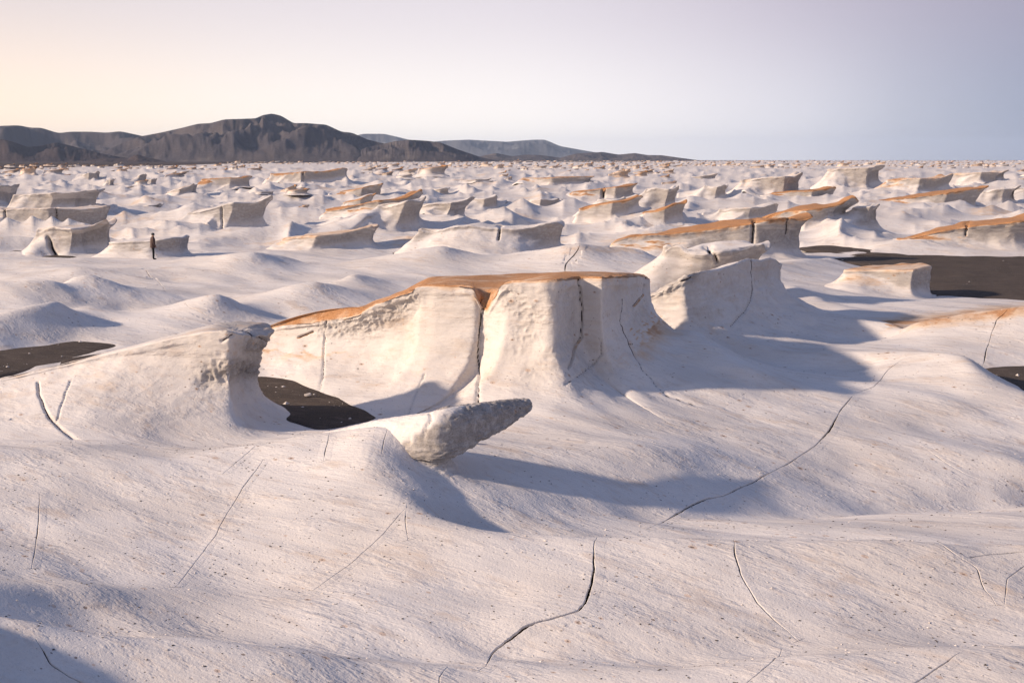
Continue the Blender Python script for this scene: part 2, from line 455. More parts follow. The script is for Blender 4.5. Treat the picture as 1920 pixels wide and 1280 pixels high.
def make_sand():
    m, t, b = mat('dark_sand'); q = NB(t)
    pos = q.n('ShaderNodeNewGeometry').outputs['Position']
    n = q.noise(pos, 30, 4, .8); n2 = q.noise(pos, .5, 3)
    col = q.mix(q.rng(n, .3, .75), (.036, .029, .026), (.115, .092, .078))
    n3 = q.noise(q.flow(pos, (.5, 2.2, 1), .3), 2.2, 4, .7)
    col = q.mix(q.math('MULTIPLY', q.rng(n2, .35, .65), .55), col, (.095, .074, .062))
    col = q.mix(q.math('MULTIPLY', q.rng(n3, .5, .75), .6), col, (.15, .122, .105))
    v = q.voro(pos, 9); s = q.n('ShaderNodeSeparateColor'); q.lk(v.outputs['Color'], s.inputs[0])
    pale = q.math('LESS_THAN', v.outputs['Distance'], q.rng(s.outputs[0], .8, 1.0, 0, .16, False))
    col = q.mix(pale, col, (.36, .32, .29))
    q.lk(col, b.inputs['Base Color']); b.inputs['Roughness'].default_value = .95; b.inputs['Specular IOR Level'].default_value = .1
    rp = q.noise(q.vec(pos, (.8, 3, 1), rot=(0, 0, .2)), 2.0, 2)
    bp = q.n('ShaderNodeBump'); bp.inputs['Strength'].default_value = .7
    bp.inputs['Distance'].default_value = 1.0
    q.lk(q.math('MULTIPLY_ADD', n, .03, q.math('MULTIPLY', rp, .07)), bp.inputs['Height']); q.lk(bp.outputs[0], b.inputs['Normal'])
    return m
def make_hill(name, c1, c2, c3):
    m, t, b = mat(name); q = NB(t)
    pos = q.n('ShaderNodeNewGeometry').outputs['Position']
    n = q.noise(q.vec(pos, (.001, .001, .002)), 1.5, 6, .6)
    n2 = q.noise(q.vec(pos, (.0035, .0035, .006)), 1.2, 6, .65)
    col = q.mix(q.rng(n, .35, .65), c1, c2)
    col = q.mix(q.rng(n2, .55, .75), col, c3)
    q.lk(col, b.inputs['Base Color']); b.inputs['Roughness'].default_value = 1.0; b.inputs['Specular IOR Level'].default_value = .05
    bp = q.n('ShaderNodeBump'); bp.inputs['Strength'].default_value = .5; bp.inputs['Distance'].default_value = 30.0
    q.lk(n2, bp.inputs['Height']); q.lk(bp.outputs[0], b.inputs['Normal'])
    return m
def make_plain(name, c, r=.9):
    m, t, b = mat(name); q = NB(t)
    pos = q.n('ShaderNodeNewGeometry').outputs['Position']
    n = q.noise(pos, 25, 4, .6)
    col = q.mix(q.rng(n, .3, .7), tuple(x * .75 for x in c), tuple(min(1, x * 1.2) for x in c))
    q.lk(col, b.inputs['Base Color']); b.inputs['Roughness'].default_value = r
    return m
M_PUM = make_pumice()
M_SAND = make_sand()
M_HILL = make_hill('hill_rock', (.102, .084, .080), (.056, .050, .058), (.165, .138, .122))
M_HILLF = make_hill('far_hill_rock', (.09, .09, .10), (.065, .065, .075), (.22, .21, .20))
M_HILLB = make_hill('low_hill_rock', (.060, .044, .044), (.045, .036, .040), (.085, .062, .056))
M_GRIT = make_plain('dark_grit', (.07, .058, .052))
M_CHIP = make_plain('pumice_chip', (.56, .50, .46))
M_SKIN = make_plain('skin', (.35, .19, .13))
M_JACKET = make_plain('brown_jacket', (.075, .042, .036))
M_TROUSER = make_plain('black_cloth', (.008, .008, .009))
M_HAT = make_plain('grey_wool', (.06, .065, .065))

# ---------------------------------------------------------------- mesh helpers
def mesh_from(name, V, F, attrs=None, smooth=True, normals=None):
    """V n x 3, F m x 4 (or 3) vertex indices"""
    me = bpy.data.meshes.new(name)
    V = np.asarray(V, np.float32); F = np.asarray(F, np.int32); k = F.shape[1]
    me.vertices.add(len(V)); me.vertices.foreach_set('co', V.ravel())
    me.loops.add(F.size); me.loops.foreach_set('vertex_index', F.ravel())
    me.polygons.add(len(F)); me.polygons.foreach_set('loop_start', np.arange(0, F.size, k, dtype=np.int32))
    me.polygons.foreach_set('loop_total', np.full(len(F), k, np.int32))
    me.update(calc_edges=True)
    me.polygons.foreach_set('use_smooth', np.full(len(F), smooth))
    for an, av in (attrs or {}).items():
        a = me.attributes.new(an, 'FLOAT', 'POINT'); a.data.foreach_set('value', np.asarray(av, np.float32))
    if normals is not None:
        me.normals_split_custom_set_from_vertices(np.asarray(normals, np.float32))
    return me
def link(name, me, material, parent=None, loc=None):
    o = bpy.data.objects.new(name, me); COL.objects.link(o)
    if material is not None and not me.materials: me.materials.append(material)
    if parent is not None: o.parent = parent
    if loc is not None: o.location = loc
    return o
def tag(o, label=None, cat=None, group=None, kind=None):
    if label: o['label'] = label
    if cat: o['category'] = cat
    if group: o['group'] = group
    if kind: o['kind'] = kind
    return o
def grid_faces(nr, nc, wrap=False, off=0):
    r = np.arange(nr - 1)[:, None]; c = np.arange(nc if wrap else nc - 1)[None]
    c2 = (c + 1) % nc
    a = r * nc + c; b = r * nc + c2; d = (r + 1) * nc + c; e = (r + 1) * nc + c2
    return np.stack([a, b, e, d], -1).reshape(-1, 4) + off
def vnormals(V, F):
    a, b, c, d = (V[F[:, i]] for i in range(4))
    fn = np.cross(c - a, d - b)
    N = np.zeros_like(V)
    for i in range(4): 
        for k in range(3): N[:, k] += np.bincount(F[:, i], fn[:, k], len(V))
    return N / np.maximum(np.linalg.norm(N, axis=1), 1e-9)[:, None]
def seg_dist(px, py, L):
    """distance in pixels to a polyline, and the width factor there"""
    best = np.full(px.shape, 1e9)
    L = np.asarray(L, float)
    for a, b in zip(L[:-1], L[1:]):
        d = b - a; t = np.clip(((px - a[0]) * d[0] + (py - a[1]) * d[1]) / (d @ d), 0, 1)
        best = np.minimum(best, np.hypot(px - a[0] - t * d[0], py - a[1] - t * d[1]))
    return best

# ---------------------------------------------------------------- cracks in the ground: (pixels, width in metres)
CRACKS = [
    ([(1124, 1004), (1115, 1014), (1113, 1040), (1114, 1070), (1108, 1100), (1098, 1130), (1085, 1145), (1050, 1155), (1010, 1165), (985, 1175), (960, 1195), (932, 1215), (918, 1230), (911, 1250)], .050),
    ([(1222, 988), (1250, 975), (1300, 945), (1322, 936), (1355, 930), (1410, 905), (1440, 888), (1480, 868), (1530, 835), (1560, 800), (1575, 770), (1600, 740)], .042),
    ([(1602, 738), (1640, 725), (1668, 690), (1700, 668)], .030),
    ([(1376, 1008), (1378, 1040), (1390, 1080), (1420, 1130), (1455, 1165), (1485, 1190)], .016),
    ([(1465, 1225), (1440, 1248), (1395, 1285)], .018),
    ([(1760, 1018), (1800, 1045), (1832, 1065), (1845, 1105), (1860, 1120)], .022),
    ([(1790, 1050), (1850, 1040), (1925, 1034)], .026),
    ([(1885, 1120), (1888, 1085), (1930, 1055)], .030),
    ([(1735, 840), (1770, 865), (1812, 890), (1850, 905)], .018),
    ([(490, 868), (455, 915), (430, 955), (400, 1010), (365, 1055), (335, 1095)], .014),
    ([(775, 938), (745, 970), (720, 1000), (660, 1055), (598, 1098)], .012),
    ([(762, 950), (760, 975), (764, 1005)], .012),
    ([(75, 930), (73, 975), (65, 1030), (60, 1060)], .014),
    ([(75, 1210), (95, 1245), (130, 1268), (175, 1290)], .018),
    ([(835, 1255), (822, 1270), (825, 1290)], .022),
    ([(620, 800), (612, 840), (608, 858)], .014),
    ([(735, 785), (720, 825), (716, 848)], .016),
    ([(480, 835), (450, 862), (425, 882)], .014),
    ([(1790, 1230), (1740, 1265), (1700, 1290)], .012),
    ([(345, 565), (352, 575), (372, 583), (390, 592), (405, 597)], .035),
    ([(268, 500), (280, 518), (300, 530), (310, 545)], .035),
    ([(1090, 457), (1075, 480), (1060, 494), (1059, 512)], .07),
    ([(1895, 574), (1882, 590), (1868, 600), (1858, 630), (1848, 660), (1844, 690)], .05),
]
def crack_path(L, seed):
    L = np.array(L, float)
    P = []
    for a, b in zip(L[:-1], L[1:]):
        n = max(2, int(np.hypot(*(b - a)) / 6))
        P += [a + (b - a) * k / n for k in range(n)]
    P.append(L[-1]); P = np.array(P)
    j = np.arange(len(P))
    P[:, 0] += 1.6 * perlin(j * .45, 0 * j + seed * 7.7, .5) + 1.2 * perlin(j * 1.3, 0 * j + seed * 3.3, 2.5)
    P[:, 1] += 1.0 * perlin(j * .5, 0 * j + seed * 5.1, 4.5)
    W3 = np.array([hit(p[0], p[1]) for p in P])
    step_ = np.linalg.norm(np.diff(W3, axis=0), axis=1)          # keep the longest stretch that no hollow interrupts
    cuts = [0] + [k + 1 for k in np.nonzero(step_ > .9 + .03 * W3[1:, 1])[0]] + [len(W3)]
    a0, a1 = max(zip(cuts[:-1], cuts[1:]), key=lambda c: c[1] - c[0])
    keep = list(range(a0, a1))
    W3 = W3[keep]
    W3[:, 0] = blur1(W3[:, 0], .6); W3[:, 1] = blur1(W3[:, 1], .6)
    s = np.concatenate([[0], np.cumsum(np.hypot(np.diff(W3[:, 0]), np.diff(W3[:, 1])))])
    n = max(8, int(s[-1] / (.03 + .0012 * W3[0, 1])))
    q = np.linspace(0, s[-1], n)
    return np.stack([np.interp(q, s, W3[:, 0]), np.interp(q, s, W3[:, 1])], 1), s[-1]
CRACK_PATHS = [(crack_path(L, i), w) for i, (L, w) in enumerate(CRACKS)]

# ---------------------------------------------------------------- the ground sheet
def ground_patina(V):
    xx, yy = V[:, 0], V[:, 1]; rr = np.hypot(xx, yy)
    pat = .62 * sstep(0.15, .6, perlin(xx / 11 + 4, yy / 7, 2.2)) * sstep(45, 75, rr)
    for L, a, w in (([(1560, 612), (1640, 610), (1720, 603), (1820, 591), (1930, 580)], .9, 17), ([(1060, 466), (1150, 470), (1200, 470)], .55, 16), ([(0, 722), (60, 716), (130, 708), (220, 690)], .4, 8), ([(160, 845), (330, 845), (450, 832)], .25, 12)):
        px, py = project(xx, yy, V[:, 2])
        near = (rr < 70) & (yy > 5)
        dd = seg_dist(px, py, L)
        pat = np.where(near, np.maximum(pat, a * np.exp(-(dd / w) ** 2)), pat)
    return pat
def build_ground():
    th = np.concatenate([np.linspace(-180, -60, 22), np.linspace(-58, -34, 60), np.arange(-33, 33.001, .077), np.linspace(34, 58, 60), np.linspace(60, 180, 22)])
    th = np.unique(th)[:-1] * math.pi / 180
    dep = np.concatenate([np.linspace(88, 36, 14), np.arange(34, 3.4, -.056), np.arange(3.4, .5, -.06)])
    r = EYE / np.tan(dep * math.pi / 180)
    r = np.concatenate([[.02], r, np.geomspace(r[-1] * 1.05, 22000, 55)])
    T, R = np.meshgrid(th, r)
    X = R * np.sin(T); Y = R * np.cos(T)
    Z = ground(X, Y)
    # wall of the valley sides: nothing; open each crack
    for (P, ln), w in CRACK_PATHS:
        x0, y0 = P.min(0) - .5; x1, y1 = P.max(0) + .5
        idx = np.nonzero((X > x0) & (X < x1) & (Y > y0) & (Y < y1))
        if len(idx[0]) == 0: continue
        xs, ys = X[idx], Y[idx]
        d = np.full(xs.shape, 9.0)
        for a, b in zip(P[:-1:2], P[2::2]):
            v = b - a; t = np.clip(((xs - a[0]) * v[0] + (ys - a[1]) * v[1]) / (v @ v + 1e-9), 0, 1)
            d = np.minimum(d, np.hypot(xs - a[0] - t * v[0], ys - a[1] - t * v[1]))
        Z[idx] -= np.where(d < w * 1.3 + .01, .35, 0)
    V = np.stack([X, Y, Z], -1).reshape(-1, 3)
    F = grid_faces(len(r), len(th), wrap=True)[:, ::-1]
    rr = R.ravel(); tt = T.ravel()
    edge = 900 + 2600 * sstep(-.42, -.05, tt) + 12000 * sstep(.1, .3, tt) + 400 * perlin(tt * 9, rr * 0, 1)
    dark = sstep(.8, 1.2, rr / edge)
    xx, yy = V[:, 0], V[:, 1]
    pat = ground_patina(V)
    me = mesh_from('ground', V, F, {'patina': pat, 'dark': dark})
    return link('ground', me, M_PUM)
GROUND = tag(build_ground(), 'pale wind-carved pumice ground running to the horizon', kind='structure')

def build_crack(P, w, seed):
    ex = w * 1.3 + .06 + .0015 * P[0, 1] * 3
    e0 = P[0] - P[len(P) // 3] + 1e-5; e1 = P[-1] - P[2 * len(P) // 3] + 1e-5
    st = np.array([.25, .5, .75, 1.0])[:, None] * ex
    P = np.concatenate([(P[0] + st * e0 / np.linalg.norm(e0))[::-1], P, P[-1] + st * e1 / np.linalg.norm(e1)])
    n = len(P)
    tan = np.gradient(P, axis=0); tan /= np.maximum(np.linalg.norm(tan, axis=1), 1e-6)[:, None]
    nor = np.stack([-tan[:, 1], tan[:, 0]], 1); nor = blur1(nor, 2.0)
    s = np.arange(n)
    wv = w * (.7 + .9 * perlin(s * .05, s * 0 + seed, .2) + .25 * perlin(s * .5, s * 0 + seed, 3.2))
    wv = np.maximum(wv, .2 * w)
    wv *= np.clip((np.minimum(s, n - 1 - s) - 4) / (n * .12), .03, 1)
    cell = .012 + .00075 * P[:, 1] * 1.6
    outer = w * 1.3 + .03 + cell * 2.6
    rows = []
    cols = [(-1, 0, 0), (-.6, 0, 0), ('l', 0, 2.2), ('l', 0, 1.4), ('l', -.006, 1), ('l', -.03, 1), ('l', -.24, 1.0), ('l', -.26, .55), ('r', -.26, .55), ('r', -.24, 1.0), ('r', -.03, 1), ('r', -.006, 1), ('r', 0, 1.4), ('r', 0, 2.2), (.6, 0, 0), (1, 0, 0)]
    jl = .22 * perlin(s * .9, s * 0 + seed, 7.7) + .12 * perlin(s * 2.3, s * 0 + seed, 1.7); jr = .22 * perlin(s * .9, s * 0 + seed, 17.7) + .12 * perlin(s * 2.3, s * 0 + seed, 11.7)
    V = []
    for k, dz, e in cols:
        lip = {2.2: .013, 1.4: .006}.get(e, 0.0)
        if k == 'l': off = -wv * (.5 + jl) * (.6 if e == .55 else 1) - lip
        elif k == 'r': off = wv * (.5 + jr) * (.6 if e == .55 else 1) + lip
        else: off = k * outer
        xy = P + nor * off[:, None]
        dzv = dz * np.clip(wv / .02, .3, 1.0)
        z = ground(xy[:, 0], xy[:, 1]) + dzv + (.004 if dz == 0 and k not in ('l', 'r') else .005 if dz == 0 else 0)
        if k in (-1, 1): z -= .003
        V.append(np.stack([xy[:, 0], xy[:, 1], z], 1))
    V = np.concatenate(V)
    F = grid_faces(len(cols), n)
    me = mesh_from('crack', V, F, {'patina': ground_patina(V), 'dark': np.zeros(len(V))})
    me.materials.append(M_PUM); me.materials.append(M_SAND)
    mi = np.zeros(len(F), np.int32); k5 = n - 1; mi[5 * k5:10 * k5] = 1
    me.polygons.foreach_set('material_index', mi)
    if np.cross(V[1] - V[0], V[n] - V[0])[2] < 0:
        me.flip_normals()
    return link('crack', me, M_PUM, GROUND)
for i, ((P, ln), w) in enumerate(CRACK_PATHS):
    if len(P) > 4 and ln > .15: build_crack(P, w, i * 3.1)

# dark sand lying in the hollows
def build_sand(S, z, i):
    S = np.array(S, float)
    P = np.stack(at_z(S[:, 0], S[:, 1], z), 1)[:, :2]
    cen = P.mean(0)
    q = np.concatenate([P, P[:1]]); s = np.concatenate([[0], np.cumsum(np.hypot(*np.diff(q, axis=0).T))])
    m = 160; u = np.linspace(0, s[-1], m, endpoint=False)
    B = np.stack([np.interp(u, s, q[:, 0]), np.interp(u, s, q[:, 1])], 1)
    d = B - cen; B = B + d / np.linalg.norm(d, axis=1)[:, None] * (.5 + .01 * cen[1])
    rings = np.linspace(0, 1, 26)
    V = []
    for f in rings:
        xy = cen + (B - cen) * f
        zz = z + .05 * (1 - f ** 2) + .04 * perlin(xy[:, 0] / 1.7, xy[:, 1] / 1.1, i + .5) - .10 * sstep(.8, 1.0, f)
        V.append(np.stack([xy[:, 0], xy[:, 1], zz], 1))
    V = np.concatenate(V); F = grid_faces(len(rings), m, wrap=True)
    me = mesh_from('dark_sand', V, F)
    if me.polygons[m * 5].normal.z < 0: me.flip_normals()
    return tag(link('dark_sand', me, M_SAND), kind='structure')
for i, (S, z) in enumerate(SANDS):
    build_sand(S, z, i)

# ---------------------------------------------------------------- lofted rock forms
def loft(name, ctrl, step, rings=60, top=14, smooth=.15, rough=.03, rscale=2.2, rr=.06, seed=0, cracks=(), label='', cat='rock', group=None,
         capmin=.9, dome=.0, flutes=0.0, split=True, back=.2, nsm=.6, strata=0.0, pat=1.0, patw=.25, lump=0.0, patches=(), rock=.0, rpatch=(), lip=.0, shear=.0):
    """ctrl rows: x, y, z of the rim, flare of the foot, neck undercut, neck height (share), curve of the flare"""
    C = np.array(ctrl, float)
    if ((C[:, 0] * np.roll(C[:, 1], -1)) - np.roll(C[:, 0], -1) * C[:, 1]).sum() < 0: C = C[::-1]
    Cc = np.concatenate([C, C[:1]])
    s = np.concatenate([[0], np.cumsum(np.hypot(*np.diff(Cc[:, :2], axis=0).T))])
    dl = step * .5
    n0 = int(s[-1] / dl); u = np.arange(n0) * s[-1] / n0
    A = np.stack([np.interp(u, s, Cc[:, k]) for k in range(7)], 1)
    A = blur1(A, max(.5, smooth / dl), 0, wrap=True)
    tan = np.roll(A[:, :2], -1, 0) - np.roll(A[:, :2], 1, 0); nrm = np.stack([tan[:, 1], -tan[:, 0]], 1)
    nrm /= np.maximum(np.linalg.norm(nrm, axis=1), 1e-9)[:, None]
    wgt = np.where(nrm[:, 1] < .35, 1.0, back)
    wgt = blur1(wgt, 4, 0, wrap=True); cs = np.concatenate([[0], np.cumsum(wgt)])
    n = max(24, int(cs[-1] * dl / step))
    pick = np.interp(np.linspace(0, cs[-1], n, endpoint=False), cs, np.arange(n0 + 1))
    ix = np.floor(pick).astype(int) % n0; fr = (pick - np.floor(pick))[:, None]
    nsmooth = blur1(nrm, max(1, nsm / dl), 0, wrap=True); nsmooth /= np.maximum(np.linalg.norm(nsmooth, axis=1), 1e-9)[:, None]
    A2 = A[ix] * (1 - fr) + A[(ix + 1) % n0] * fr
    N2 = nsmooth[ix] * (1 - fr) + nsmooth[(ix + 1) % n0] * fr
    N2 /= np.linalg.norm(N2, axis=1)[:, None]
    P, zt, Fl, nk, zn, kk = A2[:, :2], A2[:, 2], A2[:, 3], A2[:, 4], np.clip(A2[:, 5], .05, .97), A2[:, 6]
    if flutes:
        fl = flutes * perlin(u[ix] * .9, u[ix] * 0, seed + .5) + .5 * flutes * np.abs(perlin(u[ix] * 2.1, u[ix] * 0, seed + 3.5))
        P = P - N2 * fl[:, None]
    if lip:
        sl = u[ix]; lipv = lip * np.clip(.55 + .9 * perlin(sl * .7, sl * 0, seed + 2.2) + .5 * perlin(sl * 2.7, sl * 0, seed + 5.2), 0, 1.6)
        zt = zt - .5 * lip * np.clip(perlin(sl * 1.3, sl * 0, seed + 8.2), 0, 1)
        P = P - N2 * (.6 * lip)
    V = []; wall = []
    tt = np.concatenate([[-.06], np.linspace(0, 1, rings) ** .92])
    for t in tt:
        if t < 0:
            o = Fl * 1.04 + .02; zf = 0 * Fl; sink = .25
        else:
            lo = np.clip(t / zn, 0, 1); hi = np.clip((t - zn) / (1 - zn), 0, 1)
            o = np.where(t < zn, -nk + (Fl + nk) * (1 - lo) ** kk, -nk * (1 - hi) ** 1.3)
            k2 = 1 + .8 * np.clip(kk - 1, 0, 1)
            zf = np.where(t < zn, zn * lo ** k2, zn + (1 - zn) * hi)
            sink = .03 * (1 - t)
            if lip: o = o + lipv * sstep(.90, .935, t)
        xy = P + N2 * (o - rr)[:, None]
        g = ground(xy[:, 0], xy[:, 1])
        z = g + (np.maximum(zt - rr - g, .02)) * zf - sink
        V.append(np.stack([xy[:, 0], xy[:, 1], z], 1)); wall.append(np.full(n, max(t, 0)))
    for f in (30, 60, 90):
        a = math.radians(f)
        xy = P + N2 * (-rr * (1 - math.cos(a)) - 0 - rr * 0)[..., None] if False else P + N2 * (-rr * (2 - math.cos(a)))
        V.append(np.stack([xy[:, 0], xy[:, 1], zt - rr + rr * math.sin(a)], 1)); wall.append(np.full(n, 1.0))
    nw = len(V)
    # top, drawn in to a spine
    cen = P.mean(0); Q = P - cen
    ev, evec = np.linalg.eigh(Q.T @ Q); ax = evec[:, 1]; uu = Q @ ax; vv = Q @ evec[:, 0]
    um, vm = np.abs(uu).max(), np.abs(vv).max()
    us = np.clip(uu, -max(um - vm, .02 * um), max(um - vm, .02 * um))
    bins = np.linspace(-um, um, 40); zb = []
    vb = []
    for b_ in bins:
        w_ = np.exp(-((uu - b_) / (.12 * um + .05)) ** 2); zb.append((w_ * zt).sum() / w_.sum()); vb.append((w_ * vv).sum() / w_.sum())
    sp = cen + us[:, None] * ax + np.interp(us, bins, vb)[:, None] * evec[:, 0]
    zs = np.interp(us, bins, zb) + dome
    P0 = V[-1][:, :2]
    for f in np.linspace(0, 1, top + 1)[1:]:
        xy = P0 + (sp - P0) * f
        z = zt + (zs - zt) * (1 - (1 - f) ** 1.7)
        V.append(np.stack([xy[:, 0], xy[:, 1], z], 1)); wall.append(np.full(n, 2.0))
    nr = len(V)
    V = np.concatenate(V); wall = np.concatenate(wall)
    if shear:
        hgt_ = np.clip(V[:, 2] - float(ground(cen[0], cen[1])), 0, None)
        V[:, 0] += shear * hgt_ * (1 + .35 * perlin(V[:, 0] * .35, V[:, 1] * .35, seed + 4.4)) + .10 * hgt_ * perlin(V[:, 0] * .5 + 3, V[:, 1] * .5, V[:, 2] * .6 + seed)
    F = grid_faces(nr, n, wrap=True)
    Nn = vnormals(V, F)
    # relief
    amp = rough * np.where(wall > 1.5, .5, sstep(.0, .45, wall))
    d = fbm(V[:, 0] * rscale * .6, V[:, 1] * rscale * .6, V[:, 2] * rscale * 2.2 + seed, 4, .55)
    rid = np.abs(perlin(V[:, 0] * rscale * .45 + 5, V[:, 1] * rscale * .45, V[:, 2] * rscale * .8 + seed))
    disp = amp * (d * .8 - rid * 1.4)
    dk = 0 * disp
    if strata: disp += strata * perlin(V[:, 0] * .5, V[:, 1] * .5, V[:, 2] * 5 + .8 * V[:, 0]) * sstep(.1, .4, wall) * (wall < 1.5)
    if lump: disp += lump * sstep(.02, .35, wall) * perlin(V[:, 0] * .8 + seed, V[:, 1] * .8, V[:, 2] * 1.1) * (wall < 1.5)
    if len(cracks):
        px, py = project(V[:, 0], V[:, 1], V[:, 2])
        face = (Nn * (V - np.array([0, 0, EYE]))).sum(1) < 0
        for L, w, dp in cracks:
            dd = seg_dist(px + 1.5 * perlin(py * .07, py * 0, seed), py, L)
            disp -= np.where(face, dp * np.exp(-(dd / w) ** 2), 0)
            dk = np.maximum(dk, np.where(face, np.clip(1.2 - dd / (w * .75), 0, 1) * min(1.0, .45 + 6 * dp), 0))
    if len(rpatch):
        px, py = project(V[:, 0], V[:, 1], V[:, 2])
        rp_ = 0 * disp
        for poly, a_, soft in rpatch: rp_ = np.maximum(rp_, a_ * np.exp(-(seg_dist(px, py, poly) / soft) ** 2))
        disp += rp_ * (.10 * perlin(V[:, 0] * 2.4, V[:, 1] * 2.4, V[:, 2] * 3.5 + 2) - .16 * np.abs(perlin(V[:, 0] * 4.2, V[:, 1] * 4.2, V[:, 2] * 6)) + .03 * perlin(V[:, 0] * 14, V[:, 1] * 14, V[:, 2] * 16))
    V = V + Nn * disp[:, None]
    Nn = vnormals(V, F)
    top_h = wall > 1.5
    rimfade = sstep(1 - patw, 1.02, wall) * (.55 + .6 * perlin(V[:, 0] * .9, V[:, 1] * .9, seed + 9))
    pa = pat * np.where(wall >= 1.0, np.where(top_h, 1.0, .9), np.clip(rimfade, 0, .9))
    gentle = sstep(.55, .85, Nn[:, 2]) * sstep(.25, .7, wall) * (wall < 1.5)
    pa = np.maximum(pa, pat * 1.0 * gentle)
    if len(patches):
        px, py = project(V[:, 0], V[:, 1], V[:, 2])
        for cx, cy, rad, a_ in patches:
            pa = np.maximum(pa, np.where((Nn * (V - np.array([0, 0, EYE]))).sum(1) < 0, a_ * np.exp(-((px - cx) ** 2 + (py - cy) ** 2) / rad ** 2), 0))
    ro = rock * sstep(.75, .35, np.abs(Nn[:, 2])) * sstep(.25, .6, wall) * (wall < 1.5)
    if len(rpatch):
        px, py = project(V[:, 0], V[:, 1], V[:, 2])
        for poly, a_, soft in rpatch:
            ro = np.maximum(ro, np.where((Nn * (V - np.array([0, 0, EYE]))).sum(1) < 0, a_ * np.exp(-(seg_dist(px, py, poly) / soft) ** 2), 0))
    base = np.array([cen[0], cen[1], float(ground(cen[0], cen[1]))])
    Vl = V - base
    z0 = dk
    if split:
        nf = 1 + int(rings * .34)
        o = bpy.data.objects.new(name, None); COL.objects.link(o); o.location = base
        for pn, a_, b_ in (('flared_foot', 0, nf + 1), ('cliff', nf, nw), ('crusted_top', nw - 1, nr)):
            i0, i1 = a_ * n, b_ * n
            ff = F[(F >= i0).all(1) & (F < i1).all(1)] - i0
            me = mesh_from(pn, Vl[i0:i1], ff, {'patina': pa[i0:i1], 'dark': z0[i0:i1], 'rock': ro[i0:i1]}, normals=Nn[i0:i1])
            link(pn, me, M_PUM, o)
    else:
        me = mesh_from(name, Vl, F, {'patina': pa, 'dark': z0, 'rock': ro})
        o = link(name, me, M_PUM, loc=base)
    if label: tag(o, label, cat, group)
    return o

def rim(rows):
    """px, py, depth, flare, neck, neck height, curve -> control rows in metres"""
    out = []
    for px, py, D, *rest in rows:
        x, y, z = at_d(px, py, D)
        out.append((float(x), float(y), float(z), *rest))
    return out

# central mesa
mesa = rim([
    (455, 628, 33.0, 1.2, .0, .9, 1.2), (525, 608, 32.3, 2.2, .0, .92, 1.7), (590, 601, 31.5, 3.2, .0, .9, 2.1), (640, 594, 30.8, 3.8, .12, .75, 2.2), (668, 588, 30.4, 4.0, .22, .7, 2.3),
    (700, 570, 30.0, 4.1, .30, .68, 2.4), (745, 551, 29.4, 4.0, .30, .68, 2.4), (765, 545, 29.2, 3.9, .15, .75, 2.4), (780, 535, 29.0, 3.8, .05, .85, 2.4), (810, 534, 28.7, 3.8, .0, .88, 2.4), (860, 533, 28.3, 3.8, .0, .85, 2.4), (888, 537, 28.1, 3.7, .0, .8, 2.3),
    (902, 577, 28.2, 3.6, .0, .75, 2.3), (909, 577, 28.0, 3.6, .0, .7, 2.3), (938, 530, 27.15, 3.6, .05, .78, 2.4), (950, 527, 27.0, 3.6, .10, .72, 2.4), (990, 526, 26.6, 3.5, .2, .66, 2.3), (1030, 526, 26.35, 3.8, .14, .66, 2.4), (1050, 524, 26.4, 4.2, .08, .7, 2.5), (1083, 519, 27.95, 5.2, .0, .8, 2.8),
    (1092, 518, 28.1, 5.2, .0, .8, 2.8), (1135, 519, 27.7, 4.8, .0, .82, 2.8), (1150, 518, 28.4, 5.2, .0, .92, 2.6), (1190, 515, 30.2, 5.6, .0, .96, 2.4), (1214, 516, 31.6, 5.8, .0, .96, 2.3), (1226, 521, 32.8, 5.4, .0, .96, 2.3),
    (1205, 513, 34.0, 3.0, .0, .8, 2.5), (1120, 511, 34.2, 2.0, .0, .5, 2.0), (1060, 508, 33.8, 2.0, .0, .5, 2.0), (930, 512, 32.6, 2.0, .0, .5, 2.0), (810, 516, 32.0, 2.0, .0, .5, 1.8), (765, 539, 32.4, 1.8, .0, .6, 1.6), (660, 584, 33.2, 1.5, .0, .7, 1.5), (560, 603, 34, 1.2, .0, .8, 1.3)])
loft('mushroom_mesa', mesa, .032, rings=130, top=22, smooth=.08, rough=.028, rscale=1.7, rr=.045, seed=1, nsm=.75, patw=.10, lump=.05, rock=.12, lip=.09,
     rpatch=[([(600, 610), (660, 612), (700, 600), (750, 580), (770, 560)], .55, 22), ([(950, 560), (1000, 600), (980, 640)], .35, 30), ([(1100, 700), (1150, 690)], .2, 30), ([(1065, 545), (1070, 640), (1000, 700)], .28, 26), ([(1170, 540), (1195, 600)], .25, 40)],  # rough stone; the grey on the right flank also paints in its shade
     patches=[(905, 560, 22, .95), (840, 545, 45, .35), (700, 585, 30, .3), (890, 650, 30, .25), (1000, 535, 40, .3)],
     cracks=[([(906, 560), (903, 590), (899, 640), (897, 680), (896, 760)], 2.0, .10), ([(1086, 520), (1090, 570), (1090, 632), (1078, 655), (1066, 690)], 1.2, .12), ([(612, 600), (608, 640), (606, 700), (600, 730)], 1.4, .06),
             ([(1170, 560), (1165, 600), (1180, 640), (1205, 690), (1250, 740), (1310, 760)], 1.6, .05), ([(1060, 720), (1105, 690), (1125, 665), (1126, 640)], 1.4, .05), ([(1213, 518), (1208, 550), (1188, 575)], 1.4, .06),
             ([(560, 632), (585, 622)], 1.6, .08), ([(795, 700), (770, 760), (764, 790)], 1.2, .04)],
     label='large flat-topped pumice mesa with an orange crust in the centre', cat='rock')

